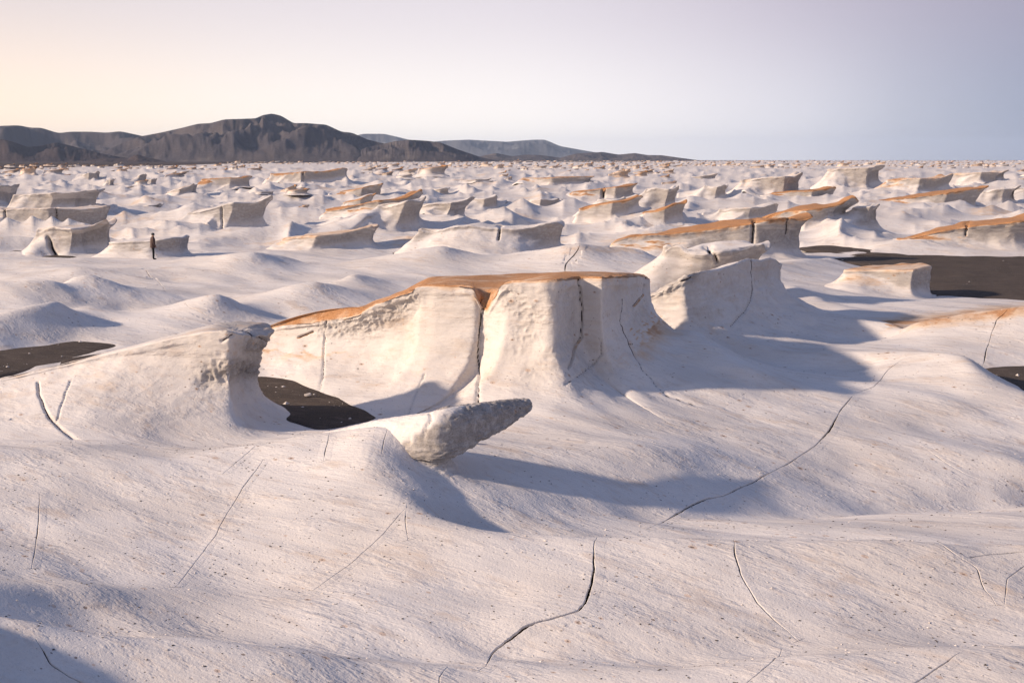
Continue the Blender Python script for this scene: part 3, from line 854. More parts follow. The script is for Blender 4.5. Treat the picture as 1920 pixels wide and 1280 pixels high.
# beaked ramp on the left
beak = rim([
    (-120, 735, 25.6, 2.4, .0, .97, 1.15), (0, 711, 25.6, 2.8, .0, .97, 1.15), (120, 683, 25.5, 3.0, .0, .97, 1.15), (230, 654, 25.1, 2.9, .0, .93, 1.25), (330, 630, 24.6, 2.6, .06, .78, 1.5), (390, 620, 24.2, 2.3, .14, .66, 1.8),
    (432, 617, 24.0, 2.1, .25, .56, 2.0), (446, 622, 24.3, 2.1, .36, .52, 2.2), (480, 627, 25.2, 2.5, .70, .50, 2.5), (508, 624, 25.9, 2.6, .85, .50, 2.5), (520, 614, 26.5, 2.3, .85, .50, 2.5), (508, 605, 27.0, 1.6, .4, .45, 2.2),
    (470, 598, 27.1, 1.4, .2, .5, 2.0), (430, 598, 26.9, 1.4, .0, .6, 1.8), (330, 624, 26.2, 1.6, .0, .9, 1.4), (230, 651, 26.0, 1.6, .0, .95, 1.2), (120, 681, 26.1, 1.5, .0, .97, 1.15), (0, 709, 26.1, 1.5, .0, .97, 1.15), (-120, 733, 26.2, 1.4, .0, .97, 1.15)])
loft('beaked_ramp', beak, .034, rings=110, top=8, smooth=.12, rough=.020, rscale=2.2, rr=.05, seed=4, nsm=.6, pat=.4, lump=.02, lip=.04,
     rpatch=[([(470, 650), (505, 645), (490, 690), (440, 690), (390, 705)], .85, 24), ([(420, 606), (510, 612)], .6, 14)],  # rough grey stone; the tip's shade is partly painted into this grey
     cracks=[([(70, 716), (73, 740), (90, 780), (115, 805), (158, 836)], 1.5, .12), ([(132, 712), (118, 750), (106, 790)], 1.0, .06), ([(20, 785), (90, 774)], 1.0, .06), ([(440, 610), (470, 622), (500, 640), (512, 650)], 2.2, .08), ([(415, 640), (440, 628)], 2.5, .06)],
     label='pumice ramp ending in a blunt overhanging beak, left of the central mesa', cat='rock')

# finger rock
FS = np.array([  # px, top py, bottom py, depth, half thickness front to back
    (600, 812, 818, 21.4, .06), (660, 799, 812, 21.2, .12), (700, 789, 820, 20.9, .2), (740, 783, 842, 20.45, .30), (790, 777, 856, 19.95, .34), (825, 770, 858, 19.75, .34), (850, 765, 847, 19.85, .31), (880, 761, 828, 20.1, .27),
    (930, 754, 803, 20.65, .22), (965, 749, 783, 21.05, .18), (985, 747, 770, 21.3, .14), (992, 747, 762, 21.40, .10)], float)
def build_finger():
    m, nn = 150, 110
    u = np.linspace(0, 1, m); su = np.linspace(0, 1, len(FS))
    arc = np.concatenate([[0], np.cumsum(np.abs(np.diff(FS[:, 0])))]); arc /= arc[-1]
    A = np.stack([np.interp(u, arc, FS[:, k]) for k in range(5)], 1)
    A = np.concatenate([blur1(A, 3.0)[:-6], A[-6:]])
    xt, yt, zt = at_d(A[:, 0], A[:, 1], A[:, 3]); xb, yb, zb = at_d(A[:, 0], A[:, 2], A[:, 3])
    tan = np.stack([np.gradient(xt), np.gradient(yt)], 1); tan = blur1(tan, 8.0); tan /= np.linalg.norm(tan, axis=1)[:, None]
    side = np.stack([tan[:, 1], -tan[:, 0]], 1)          # towards the camera
    a = np.arange(nn) * 2 * np.pi / nn
    ca, sa = np.cos(a), np.sin(a)
    V = np.zeros((m, nn, 3))
    for i in range(m):
        hh = (zt[i] - zb[i]) / 2; zc = (zt[i] + zb[i]) / 2
        w = A[i, 4]
        prof = np.sign(ca) * np.abs(ca) ** .5 * w * (1 - .30 * np.clip(sa, 0, 1) ** 2 - .10 * np.clip(-sa, 0, 1) ** 2)
        zz = np.sign(sa) * np.abs(sa) ** .6 * hh
        lean = .55 * sa * w
        V[i, :, 0] = xt[i] + side[i, 0] * (prof - lean); V[i, :, 1] = yt[i] + side[i, 1] * (prof - lean); V[i, :, 2] = zc + zz
    V = V.reshape(-1, 3)
    F = grid_faces(m, nn, wrap=True)
    N = vnormals(V, F)
    cen = V.reshape(m, nn, 3).mean(1)
    if ((V.reshape(m, nn, 3)[m // 2] - cen[m // 2]) * N.reshape(m, nn, 3)[m // 2]).sum() < 0: F = F[:, ::-1]; N = -N
    ur = np.repeat(u, nn)
    low = np.clip(-np.tile(sa, m), 0, 1)
    qx, qy = project(V[:, 0], V[:, 1], V[:, 2])
    sd = ((qx - 862) * .54 + (qy - 766) * .84) * 1.0
    rg = np.where(V[:, 1] > np.repeat(yt, nn) + .1, sstep(.42, .62, ur), sstep(-8, 10, sd + 9 * perlin(V[:, 0] * 6, V[:, 2] * 6, 1.0)))
    d = fbm(V[:, 0] * 7, V[:, 1] * 7, V[:, 2] * 10, 4, .65)
    d2 = np.abs(perlin(V[:, 0] * 7 + 9 * V[:, 2], V[:, 1] * 12, V[:, 2] * 15))
    ax_ = np.array([.70, .60, .22]); ax_ /= np.linalg.norm(ax_)
    al = V @ ax_; pr = V - al[:, None] * ax_
    d2 = np.abs(perlin(al * 4.5, pr[:, 1] * 13 + pr[:, 0] * 9, pr[:, 2] * 15)); d3 = perlin(al * 13, pr[:, 1] * 22, pr[:, 2] * 26)
    disp = .010 * d + rg * (.006 * d - .05 * d2 + .012 * d3)
    px, py = project(V[:, 0], V[:, 1], V[:, 2])
    dd = seg_dist(px + 2 * perlin(py * .12, py * 0, 2), py, [(805, 768), (808, 785), (800, 800), (795, 815), (770, 830), (735, 845)])
    disp -= .06 * np.exp(-(dd / 2.0) ** 2) * (N[:, 1] < 0)
    V += N * disp[:, None]
    tip = V[-nn:].mean(0) + np.array([.01, 0, 0])
    base = np.array([float(xt[m // 2]), float(yt[m // 2]), float(ground(float(xt[m // 2]), float(yt[m // 2])))])
    V = np.concatenate([V, tip[None]]) - base
    capf = np.stack([(m - 1) * nn + np.arange(nn), (m - 1) * nn + (np.arange(nn) + 1) % nn, np.full(nn, m * nn), np.full(nn, m * nn)], 1)
    me = mesh_from('slab', V, F, {'patina': np.full(len(V), .05), 'dark': np.zeros(len(V)), 'rock': np.append(.95 * rg, .9)})
    root = bpy.data.objects.new('finger_rock', None); COL.objects.link(root); root.location = base
    tag(root, 'slanting finger of rough grey pumice overhanging a small pedestal', 'rock')
    link('slab', me, M_PUM, root)
    # tip cap
    tv = np.concatenate([V[(m - 1) * nn:m * nn], V[-1:]])
    tf = np.stack([np.arange(nn), (np.arange(nn) + 1) % nn, np.full(nn, nn)], 1)
    me2 = mesh_from('tip', tv, tf, {'patina': np.zeros(nn + 1), 'dark': np.zeros(nn + 1)})
    link('tip', me2, M_PUM, root)
    ped = rim([(785, 852, 19.6, .55, .03, .8, 1.7), (810, 853, 19.5, .65, .06, .75, 1.9), (832, 851, 19.55, .75, .09, .7, 2.1), (850, 846, 19.75, .8, .10, .65, 2.2), (858, 838, 20.0, .8, .08, .6, 2.2), (842, 834, 20.25, .7, .0, .6, 2.0), (800, 834, 20.25, .6, .0, .7, 1.8), (772, 842, 20.1, .5, .0, .8, 1.6)])
    p = loft('pedestal', ped, .02, rings=70, top=4, smooth=.06, rough=.03, rscale=4, rr=.03, seed=9, nsm=.35, pat=.0, lump=.02, split=False, rock=.6)
    p.parent = root; p.location = Vector(p.location) - Vector(base)
build_finger()

# shaded mesa behind the central one
backm = rim([
    (1205, 556, 35.6, 1.2, .0, .9, 1.3), (1245, 540, 35.0, 1.8, .1, .8, 1.6), (1288, 517, 34.6, 2.8, .0, .92, 2.2), (1320, 507, 35.4, 3.8, .0, .95, 1.9), (1360, 502, 36.8, 4.6, .0, .96, 1.9), (1386, 492, 37.8, 5.0, .0, .96, 1.9), (1408, 483, 38.6, 5.3, .0, .96, 1.9), (1426, 488, 39.2, 5.5, .0, .96, 1.9), (1450, 483, 40.2, 5.6, .0, .96, 1.9), (1462, 485, 40.9, 5.2, .0, .95, 1.9), (1470, 494, 41.6, 4.2, .0, .9, 2.8),
    (1450, 489, 42.6, 2.8, .0, .6, 2.2), (1400, 489, 42.2, 2.4, .0, .5, 2.2), (1340, 504, 40.4, 2.2, .0, .5, 2.0), (1260, 536, 38.2, 1.6, .0, .7, 1.6)])
loft('shaded_mesa', backm, .05, rings=90, top=10, smooth=.14, rough=.05, rscale=1.8, rr=.06, seed=12, nsm=.9, pat=.05, lump=.06, rock=.25,
     cracks=[([(1410, 486), (1411, 530), (1413, 550), (1400, 580), (1370, 610)], 1.5, .06), ([(1240, 535), (1270, 530), (1300, 520)], 2, .10)],
     lip=.05, rpatch=[([(1215, 548), (1250, 538), (1300, 518)], .7, 14)],
     label='pale mesa with a broad flared foot in blue shade behind the central mesa', cat='rock')

# ---------------------------------------------------------------- freely placed forms of the middle distance
BOX = []
def yardang(xl, xr, yt, yb, label, name='pumice_outcrop', depth=.7, rot=0.0, z0=.25, p=1.2, over=.12, flare=.5, front='cliff', pat=1.0, seed=0, cracks=(), res=None, mirror=False, e=.7, zin=0.0, flut=.16, tilt=.0, back_px=0, group=None, dome=.0, lump=.055, um=None, rock=.75):
    D0 = hit((xl + xr) / 2, yb, 1200.)[1] if yb > 312 else float(at_z(960, yb, 0)[1])
    D0 = float(at_z((xl + xr) / 2, yb, float(ground(*[float(v) for v in at_z((xl + xr) / 2, yb, 0)[:2]])))[1])
    sc = D0 / FPX
    L = (xr - xl) * sc; Wd = max(L * depth, .8 * sc * 10)
    xc, _, _ = at_d((xl + xr) / 2, yb, D0)
    rx, rz = ray((xl + xr) / 2, yt)
    H = max(.2, EYE + rz * (D0 + Wd * .4) - float(ground(xc, D0)))
    a, b = L / 2, Wd / 2
    cy = D0 + b + flare * H * .5
    xc = float(ray((xl + xr) / 2, yb)[0]) * cy
    a *= cy / D0 * .98
    rs = np.random.default_rng(seed + 101)
    m = 72
    C = []
    um = rs.uniform(-.15, .35) if um is None else um
    znc = rs.uniform(.55, .8)
    flare *= rs.uniform(1.1, 1.7)
    BOX.append((xl - 14, xr + 14, yt - 6, yb + 4, label))
    ph = rs.uniform(0, 9, 6)
    for k in range(m):
        th = 2 * math.pi * k / m
        c, s_ = math.cos(th), math.sin(th)
        u = math.copysign(abs(c) ** e, c); v = math.copysign(abs(s_) ** e, s_)
        w = .35 + .65 * ((u + 1) / 2) ** .6
        sca = flut * (.6 * math.sin(3 * th + ph[0]) + .5 * abs(math.sin(2.5 * th + ph[1])) + .35 * math.sin(7 * th + ph[2]))
        if s_ < 0 and front == 'cliff':      # a wedge: lit flank on the left, shaded face on the right
            w = (.12 + .88 * ((u + 1) / (um + 1)) ** 1.1) if u < um else (1 - .72 * ((u - um) / (1 - um)) ** .8)
            v = -min(1.0, 4 * abs(s_)) if abs(u) > .95 else -1.0
            sca *= .7
        U = a * u * (1 - .25 * sca); Vv = b * v * w * (1 - sca)
        q = (u + 1) / 2
        hz = z0 + (1 - z0) * (q ** p if q > 0 else 0)
        hz *= 1 - .10 * abs(math.sin(2.5 * th + ph[3])) - .05 * math.sin(5 * th + ph[2])
        cl = sstep(.1, .75, q)
        if s_ < -.2 and front == 'cliff': cl = max(cl, sstep(.15, .7, q))
        if s_ < -.2 and front == 'ramp': cl = cl * sstep(.6, 1, q)
        zn = .95 + (znc - .95) * cl; kk = 1.2 + 1.2 * cl
        Fl = H * hz * (flare * (2.0 - 1.0 * cl) * (.8 + .3 * math.sin(th * 2 + ph[4])))
        nk = 1.35 * over * H * cl * (1.0 if u > .5 else .5) * (.8 + .4 * math.sin(3 * th + ph[5]))
        if mirror: U = -U
        X = U * math.cos(rot) - Vv * math.sin(rot); Y = U * math.sin(rot) + Vv * math.cos(rot)
        g = float(ground(xc, cy))
        C.append((xc + X, cy + Y, g + H * hz + tilt * Vv, Fl, max(nk, 0), zn, kk))
    st = res or max(.07, 1.9 * sc)
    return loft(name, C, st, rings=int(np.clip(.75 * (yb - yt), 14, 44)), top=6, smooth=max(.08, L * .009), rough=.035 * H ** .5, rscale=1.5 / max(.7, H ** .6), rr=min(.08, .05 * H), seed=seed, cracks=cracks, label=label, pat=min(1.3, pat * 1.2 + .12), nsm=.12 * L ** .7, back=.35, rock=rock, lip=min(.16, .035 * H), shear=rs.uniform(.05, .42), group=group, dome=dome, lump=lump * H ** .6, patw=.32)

Y = yardang
# left
Y(-60, 29, 348, 386, 'dark grey cliff end cut off by the left picture edge', depth=0.94, z0=.8, pat=.2, seed=1, over=.15)
Y(20, 192, 343, 386, 'long grey outcrop with a jutting lip at its right end, upper left', depth=0.47, z0=.75, p=1, seed=2, pat=.25, over=.25, flut=.14)
Y(-70, 205, 388, 428, 'low white ledge with two upright cracks at the left edge', depth=0.41, z0=.85, over=.03, seed=3, pat=.35, cracks=[([(9, 388), (8, 432)], 1.3, .35), ([(106, 386), (105, 428)], 1.2, .35)])
Y(62, 214, 416, 481, 'block with a black wedge crack, left of the walking person', depth=0.68, z0=.7, over=.2, seed=4, pat=.3, cracks=[([(88, 444), (95, 460), (104, 478)], 2.6, .6)])
Y(200, 352, 440, 485, 'pale mound right behind the walking person', depth=0.74, z0=.7, over=.0, seed=5, pat=.1, flut=.06, front='ramp')
Y(345, 502, 381, 438, 'peaked outcrop with a small beak above a cracked lit flank', depth=0.61, z0=.35, p=.9, over=.12, seed=6, pat=.15, cracks=[([(415, 382), (417, 438)], 1.2, .3)])
Y(244, 301, 369, 384, 'little grey beaked outcrop behind the peaked outcrop', depth=0.68, z0=.5, seed=7, pat=.1, over=.25)
Y(310, 362, 350, 372, 'small pointed dune with a shaded right face, upper left', depth=0.81, z0=.3, seed=8, pat=.05, over=.0, flare=.9)
Y(372, 470, 331, 356, 'long ochre-topped outcrop with a dark blunt right end, upper left', depth=0.41, z0=.75, seed=9, over=.12)
Y(505, 652, 318, 346, 'low orange-crusted dome split by one crack, far left of centre', depth=0.54, z0=.55, e=.95, seed=10, pat=.9, over=.0, cracks=[([(568, 320), (568, 346)], 1.2, .8)])
Y(474, 512, 354, 371, 'pair of grey cubes fused together below the orange dome', depth=0.81, z0=.9, seed=11, pat=.05, over=.05, e=.5)
Y(520, 700, 425, 462, 'smooth mound with an ochre back and shaded right end, left of the long ramp', depth=0.68, z0=.4, seed=12, pat=.5, over=.05, flare=.7)
Y(150, 186, 324, 340, 'small conical grey knob left of the long ochre outcrop', depth=0.94, z0=.6, seed=13, pat=.05, over=.05, flare=.8)
Y(196, 214, 332, 345, 'narrow dark stub on the far left flats', depth=0.94, z0=.8, seed=14, pat=.0, over=.2)
Y(255, 272, 327, 346, 'thin upright dark block on the far left flats', depth=0.94, z0=.9, seed=15, pat=.0, over=.1, e=.5)
Y(272, 292, 333, 347, 'squat grey block beside a thin upright block', depth=0.94, z0=.9, seed=16, pat=.0, over=.1, e=.5)
# centre
Y(605, 796, 349, 408, 'tall orange-capped outcrop leaning right with a sheer dark end', depth=0.57, z0=.3, p=1.3, over=.10, seed=20, pat=1.1, flut=.16)
Y(692, 782, 379, 422, 'grey cone-shaped mound before the leaning orange-capped outcrop', depth=0.94, z0=.7, over=.0, flare=1.1, seed=21, pat=.0)
Y(772, 884, 361, 412, 'grey block with a deep shaded hollow, right of the leaning outcrop', depth=0.68, z0=.55, over=.3, seed=22, pat=.05)
Y(868, 932, 373, 396, 'low pale mound between two grey blocks at centre', depth=0.81, z0=.6, over=.0, flare=.9, seed=23, pat=.0)
Y(922, 986, 358, 392, 'notched grey block right of the low pale mound', depth=0.81, z0=.85, over=.12, seed=24, pat=.05, e=.5)
Y(984, 1050, 370, 390, 'low flat grey slab right of the notched block', depth=0.81, z0=.8, over=.0, seed=25, pat=.05)
Y(975, 1116, 329, 354, 'flat-topped far mesa with an overhanging dark right lip', depth=0.54, z0=.8, over=.3, seed=26, pat=.7)
Y(632, 713, 341, 366, 'ochre outcrop with dark columns at its right end', depth=0.61, z0=.5, over=.1, seed=27, pat=.9, flut=.25)
Y(1082, 1202, 384, 418, 'orange-backed whaleback with a dark right cliff, right of centre', depth=0.54, z0=.25, p=.9, over=.12, seed=28, pat=1.2)
Y(1200, 1285, 392, 414, 'smaller orange whaleback just right of the larger one', depth=0.54, z0=.3, over=.1, seed=29, pat=1.1)
Y(1112, 1168, 375, 395, 'angular grey block left of a rounded tower', depth=0.81, z0=.8, over=.1, seed=30, pat=.0, e=.5)
Y(1084, 1098, 388, 403, 'small dark cube at the left foot of the angular block', depth=0.95, z0=.9, over=.1, seed=31, pat=.0, e=.5)
Y(1196, 1266, 356, 391, 'rounded grey tower with a swollen right shoulder', depth=0.81, z0=.85, over=.1, seed=32, pat=.1, e=.6)
Y(1068, 1192, 349, 373, 'ochre-topped outcrop split by a black crack, above the angular block', depth=0.54, z0=.4, over=.15, seed=33, pat=1.0, cracks=[([(1132, 350), (1130, 373)], 2.5, .9)])
Y(770, 1055, 417, 464, 'long low white bank with one upright crack behind a strip of dark sand', depth=0.30, z0=.75, p=.6, over=.02, seed=34, pat=.1, front='ramp', cracks=[([(938, 419), (935, 448)], 1.4, .4)], e=.9)
Y(1205, 1412, 458, 540, 'grey block with a slanting crack at the end of the white ramp', depth=0.54, z0=.95, over=.05, seed=35, pat=.1, e=.5, cracks=[([(1325, 462), (1348, 492)], 2.2, .3)])
Y(640, 700, 365, 382, 'small ochre hummock behind the leaning outcrop', depth=0.81, z0=.4, seed=36, pat=.8)
Y(800, 842, 348, 364, 'dark rounded knob behind the deep-hollowed block', depth=0.81, z0=.8, seed=37, pat=.1)
Y(860, 920, 325, 340, 'low grey shelf far behind the notched block', depth=0.68, z0=.6, seed=38, pat=.2, over=.2)
# right
Y(1130, 1506, 399, 488, 'long orange-topped wall ending in a tall overhanging prow', depth=0.32, um=.45, z0=.35, p=.7, over=.10, seed=40, pat=1.1, flare=.55, cracks=[([(1414, 412), (1412, 440), (1409, 480)], 2.4, .35), ([(1478, 405), (1475, 440)], 2, .2)])
Y(1420, 1600, 369, 432, 'ochre ramp with an undercut dark right end behind the prow', depth=0.54, z0=.35, p=.8, over=.22, seed=41, pat=1.0)
Y(1588, 1644, 384, 432, 'small flared pillar right of the ochre ramp', depth=0.94, z0=.85, over=.1, flare=.8, seed=42, pat=.1)
Y(1680, 1990, 386, 470, 'large grey-faced outcrop with an orange back at the right edge', depth=0.41, z0=.2, p=.7, over=.2, seed=43, pat=.9, flut=.14, cracks=[([(1815, 400), (1812, 440)], 1.6, .25)])
Y(1630, 1835, 349, 388, 'long orange ramp with a stepped dark cliff behind the grey-faced outcrop', depth=0.47, z0=.2, p=.9, over=.12, seed=44, pat=1.1)
Y(1385, 1502, 325, 366, 'cluster of pale cut blocks on the right skyline flats', depth=0.61, z0=.6, over=.1, seed=45, pat=.3, flut=.25, e=.5)
Y(1546, 1650, 322, 362, 'big rounded grey block perched beside an orange flat, right', depth=0.68, z0=.75, over=.15, seed=46, pat=.3)
Y(1440, 1560, 342, 376, 'orange ledge with upright dark gaps below the big rounded block', depth=0.54, z0=.5, over=.1, seed=47, pat=1.0, flut=.2)
Y(1655, 1775, 325, 366, 'smooth flared mesa with a thin ochre cap, far right', depth=0.68, z0=.7, over=.05, flare=.9, seed=48, pat=.6)
Y(1775, 1885, 325, 348, 'dark outcrop with a heavy brow, far right', depth=0.61, z0=.7, over=.25, seed=49, pat=.4)
Y(1310, 1360, 349, 380, 'small square grey pillar with a flared foot, right of the rounded tower', depth=0.94, z0=.9, over=.1, flare=.6, seed=50, pat=.1, e=.5)
Y(1338, 1452, 386, 412, 'grey rounded mound behind the orange-topped wall', depth=0.68, z0=.6, over=.0, flare=.8, seed=51, pat=.2)
Y(1572, 1744, 492, 556, 'rubbly grey mound running out into the large dark sand sheet', depth=0.74, z0=.8, over=.0, flare=.7, seed=52, pat=.55, flut=.12, mirror=False)
Y(1872, 1960, 355, 384, 'grey block at the right edge above the grey-faced outcrop', depth=0.81, z0=.8, over=.15, seed=53, pat=.3)
Y(1835, 1905, 352, 380, 'dark stepped blocks beside the long orange ramp', depth=0.68, z0=.7, over=.2, seed=54, pat=.1, flut=.25)
Y(1285, 1345, 322, 338, 'pale hooked outcrop on the far flats, right of centre', depth=0.68, z0=.4, over=.2, seed=55, pat=.3)

# ---------------------------------------------------------------- repeats out to the horizon
ROCKS = {}
def small_form(seed, nseg=26, rings=9):
    rs = np.random.default_rng(seed)
    a = 1.0; b = rs.uniform(.35, .7); H = rs.uniform(.45, .8); z0 = rs.uniform(.1, .7); over = rs.uniform(.05, .34); flare = rs.uniform(.6, 1.4); znf = rs.uniform(.5, .75); p = rs.uniform(.7, 1.6)
    ph = rs.uniform(0, 9, 5)
    th = np.arange(nseg) * 2 * np.pi / nseg
    c, s_ = np.cos(th), np.sin(th)
    e = rs.uniform(.5, .9)
    u = np.sign(c) * np.abs(c) ** e; v = np.sign(s_) * np.abs(s_) ** e
    q = (u + 1) / 2
    um = rs.uniform(-.2, .4)
    sca = .12 * np.sin(3 * th + ph[0]) + .12 * np.abs(np.sin(2.5 * th + ph[1])) + .05 * np.sin(7 * th + ph[3])
    X = a * u * (1 - .3 * sca)
    wf = np.where(u < um, .12 + .88 * ((u + 1) / (um + 1)) ** 1.1, 1 - .7 * np.clip((u - um) / (1 - um), 0, 1) ** .8)
    Yy = np.where(s_ < 0, -b * wf * np.clip(4 * np.abs(s_), 0, 1), b * v * (.35 + .65 * q ** .6)) * (1 - sca)
    hz = H * (z0 + (1 - z0) * q ** p) * (1 - .10 * np.abs(np.sin(2.5 * th + ph[2])) - .06 * np.sin(5 * th + ph[4]))
    nx = np.cos(th); ny = np.sin(th)
    cl = sstep(.1, .75, q)
    V = []; pa = []
    for t in np.linspace(0, 1, rings):
        zn = znf
        o = np.where(t < zn, -over * H * cl + (flare * hz + over * H * cl) * (1 - min(t / zn, 1)) ** 2.0, -over * H * cl * (1 - max(0, (t - zn) / (1 - zn))) ** 1.3)
        zf = zn * (min(t / zn, 1)) ** 1.7 if t < zn else t
        V.append(np.stack([X + nx * o, Yy + ny * o, hz * zf - (.06 if t == 0 else 0)], 1)); pa.append(np.full(nseg, .1 + .7 * max(0, t - .75) / .25))
    cen = np.array([X.mean(), Yy.mean()])
    for f in (.35, .7, 1.0):
        xy0 = V[rings - 1][:, 0] * (1 - f) + f * np.clip(X, -.5, .5); xy1 = V[rings - 1][:, 1] * (1 - f * .98)
        V.append(np.stack([xy0, xy1, hz + f * .02 * H], 1)); pa.append(np.full(nseg, 1.0))
    nr = len(V); V = np.concatenate(V); pa = np.concatenate(pa)
    V[:, 0] += rs.uniform(.05, .5) * V[:, 2] * (1 + .4 * perlin(V[:, 0] * 2, V[:, 1] * 2, seed))
    V += .05 * np.stack([perlin(V[:, 0] * 3 + seed, V[:, 1] * 3, V[:, 2] * 4), perlin(V[:, 0] * 3, V[:, 1] * 3 + seed, V[:, 2] * 4), .5 * perlin(V[:, 0] * 3, V[:, 1] * 3, V[:, 2] * 4 + seed)], 1)
    global _ROCK
    _ROCK = np.concatenate([np.tile(cl, rings) * np.repeat(sstep(.2, .7, np.linspace(0, 1, rings)), nseg), np.zeros(3 * nseg)]) * rs.uniform(.5, 1.0)
    ROCKS[(seed, nseg)] = _ROCK
    return V, grid_faces(nr, nseg, wrap=True), np.maximum(pa * rs.uniform(.6, 1.4), rs.uniform(.2, .75))
FORMS = [small_form(900 + i, 60, 18) for i in range(14)]
LOW = [small_form(900 + i, 10, 5) for i in range(14)]
FORM_ME = [mesh_from('far_outcrop', V, F, {'patina': pa, 'dark': 0 * pa, 'rock': ROCKS[(900 + i, 60)]}) for i, (V, F, pa) in enumerate(FORMS)]
for me in FORM_ME: me.materials.append(M_PUM)
rs = np.random.default_rng(42)
taken = []
spots = []
SANDBOX = [(min(p[0] for p in S), max(p[0] for p in S), min(p[1] for p in S), max(p[1] for p in S)) for S, z in SANDS[4:7]] + [(230, 345, 400, 500)]
TK = np.zeros((6000, 3)); nt_ = 0
BX = np.array([q[:4] for q in BOX]); SX = np.array(SANDBOX, float)
def free(px, py, w):
    if ((px + w * .5 > BX[:, 0]) & (px - w * .5 < BX[:, 1]) & (BX[:, 2] - 3 < py) & (py < BX[:, 3] + .3 * w)).any(): return False
    if ((px + w * .6 > SX[:, 0]) & (px - w * .6 < SX[:, 1]) & (SX[:, 2] - 4 < py) & (py < SX[:, 3] + .5 * w)).any(): return False
    q = TK[:nt_]
    return not ((np.abs(q[:, 0] - px) < (q[:, 2] + w) * .46) & (np.abs(q[:, 1] - py) < .5 + .10 * (q[:, 2] + w))).any()
tries = 0
while len(spots) < 3300 and tries < 40000:
    tries += 1
    py = 302.2 + 150 * rs.random() ** 2.9
    px = rs.uniform(-200, 2120)
    x, y_, _ = (float(v) for v in at_z(px, py, 0.0))
    w = min(rs.uniform(.35, 1.4) * (4 + (py - 300) * 1.0), 115)
    if px < 420 and py < 311: continue
    if not free(px, py, w): continue
    TK[nt_] = (px, py, w); nt_ += 1
    spots.append((px, py, x, y_, w))
spots.sort(key=lambda s: -s[4] * (1 if -40 < s[0] < 1960 else .01))
far_stuff = []
def short(lab):
    for cut in (' with ', ' behind ', ' left of', ' right of', ' at ', ' on ', ' among ', ' between ', ' before ', ' above ', ' below ', ' beside ', ' just ', ' running ', ' split ', ' cut ', ', ', ' far ', ' perched', ' ending', ' fused'):
        lab = lab.split(cut)[0]
    return ' '.join(lab.split()[:6])
ORD = ['nearest', 'second', 'third', 'fourth', 'fifth', 'sixth', 'seventh', 'eighth', 'ninth', 'tenth', 'eleventh', 'twelfth']
FAR = []
for i, (px, py, x, y_, w) in enumerate(spots):
    sc = w / FPX * y_ * .5
    k = rs.integers(len(FORMS)); rot = rs.normal(.0, .3); zs = rs.uniform(.7, 1.25)
    g = float(ground(x, y_))
    if i < 290 and -40 < px < 1960:
        o = bpy.data.objects.new('far_outcrop', FORM_ME[k]); COL.objects.link(o)
        o.location = (x, y_, g - .02); o.rotation_euler = (0, 0, rot); o.scale = (sc, sc * rs.uniform(.8, 1.2), sc * zs)
        bx = min(BOX, key=lambda q: (max(q[0] - px, 0, px - q[1]) / 2.0) ** 2 + (max(q[2] - py, 0, py - q[3]) * 1.6) ** 2)
        dx = px - (bx[0] + bx[1]) / 2
        rel = 'leftward' if px < bx[0] + 10 else 'rightward' if px > bx[1] - 10 else 'backward' if py < bx[3] else 'forward'
        tint = 'orange-backed' if FORMS[k][2].mean() > .62 else 'tan-backed' if FORMS[k][2].mean() > .48 else 'pale'
        big = 'mid-sized' if w > 60 else 'small' if w > 28 else 'tiny'
        FAR.append((o, big + ' ' + tint + ' outcrop', rel, short(bx[4]), math.hypot(dx, 3 * (py - bx[3]))))
    else:
        far_stuff.append((k, x, y_, g, sc, rot, zs))
byk = {}
for f in FAR: byk.setdefault(f[1:4], []).append(f)
for (look, rel, mark), fs in byk.items():
    for r_, f in enumerate(sorted(fs, key=lambda f: f[4])):
        lab = (look + ' ' if len(fs) == 1 else ORD[min(r_, 11)] + ' ' + look + ' ') + 'counted ' + rel + ' from the ' + mark
        tag(f[0], lab, 'rock', 'small outcrops scattered over the distant flats')
V, F, pa, rk = [], [], [], []; off = 0
for k, x, y_, g, sc, rot, zs in far_stuff:
    v, f, p_ = LOW[k]
    c, s_ = math.cos(rot), math.sin(rot)
    V.append(np.stack([x + sc * (v[:, 0] * c - v[:, 1] * s_), y_ + sc * (v[:, 0] * s_ + v[:, 1] * c), g - .02 + sc * zs * v[:, 2]], 1)); F.append(f + off); pa.append(p_); rk.append(ROCKS[(900 + k, 10)]); off += len(v)
V = np.concatenate(V); F = np.concatenate(F); pa = np.concatenate(pa)
tag(link('distant_outcrops', mesh_from('distant_outcrops', V, F, {'patina': pa, 'dark': 0 * pa, 'rock': np.concatenate(rk)}), M_PUM), 'belt of tiny outcrops merging together towards the horizon', 'rocks', kind='stuff')

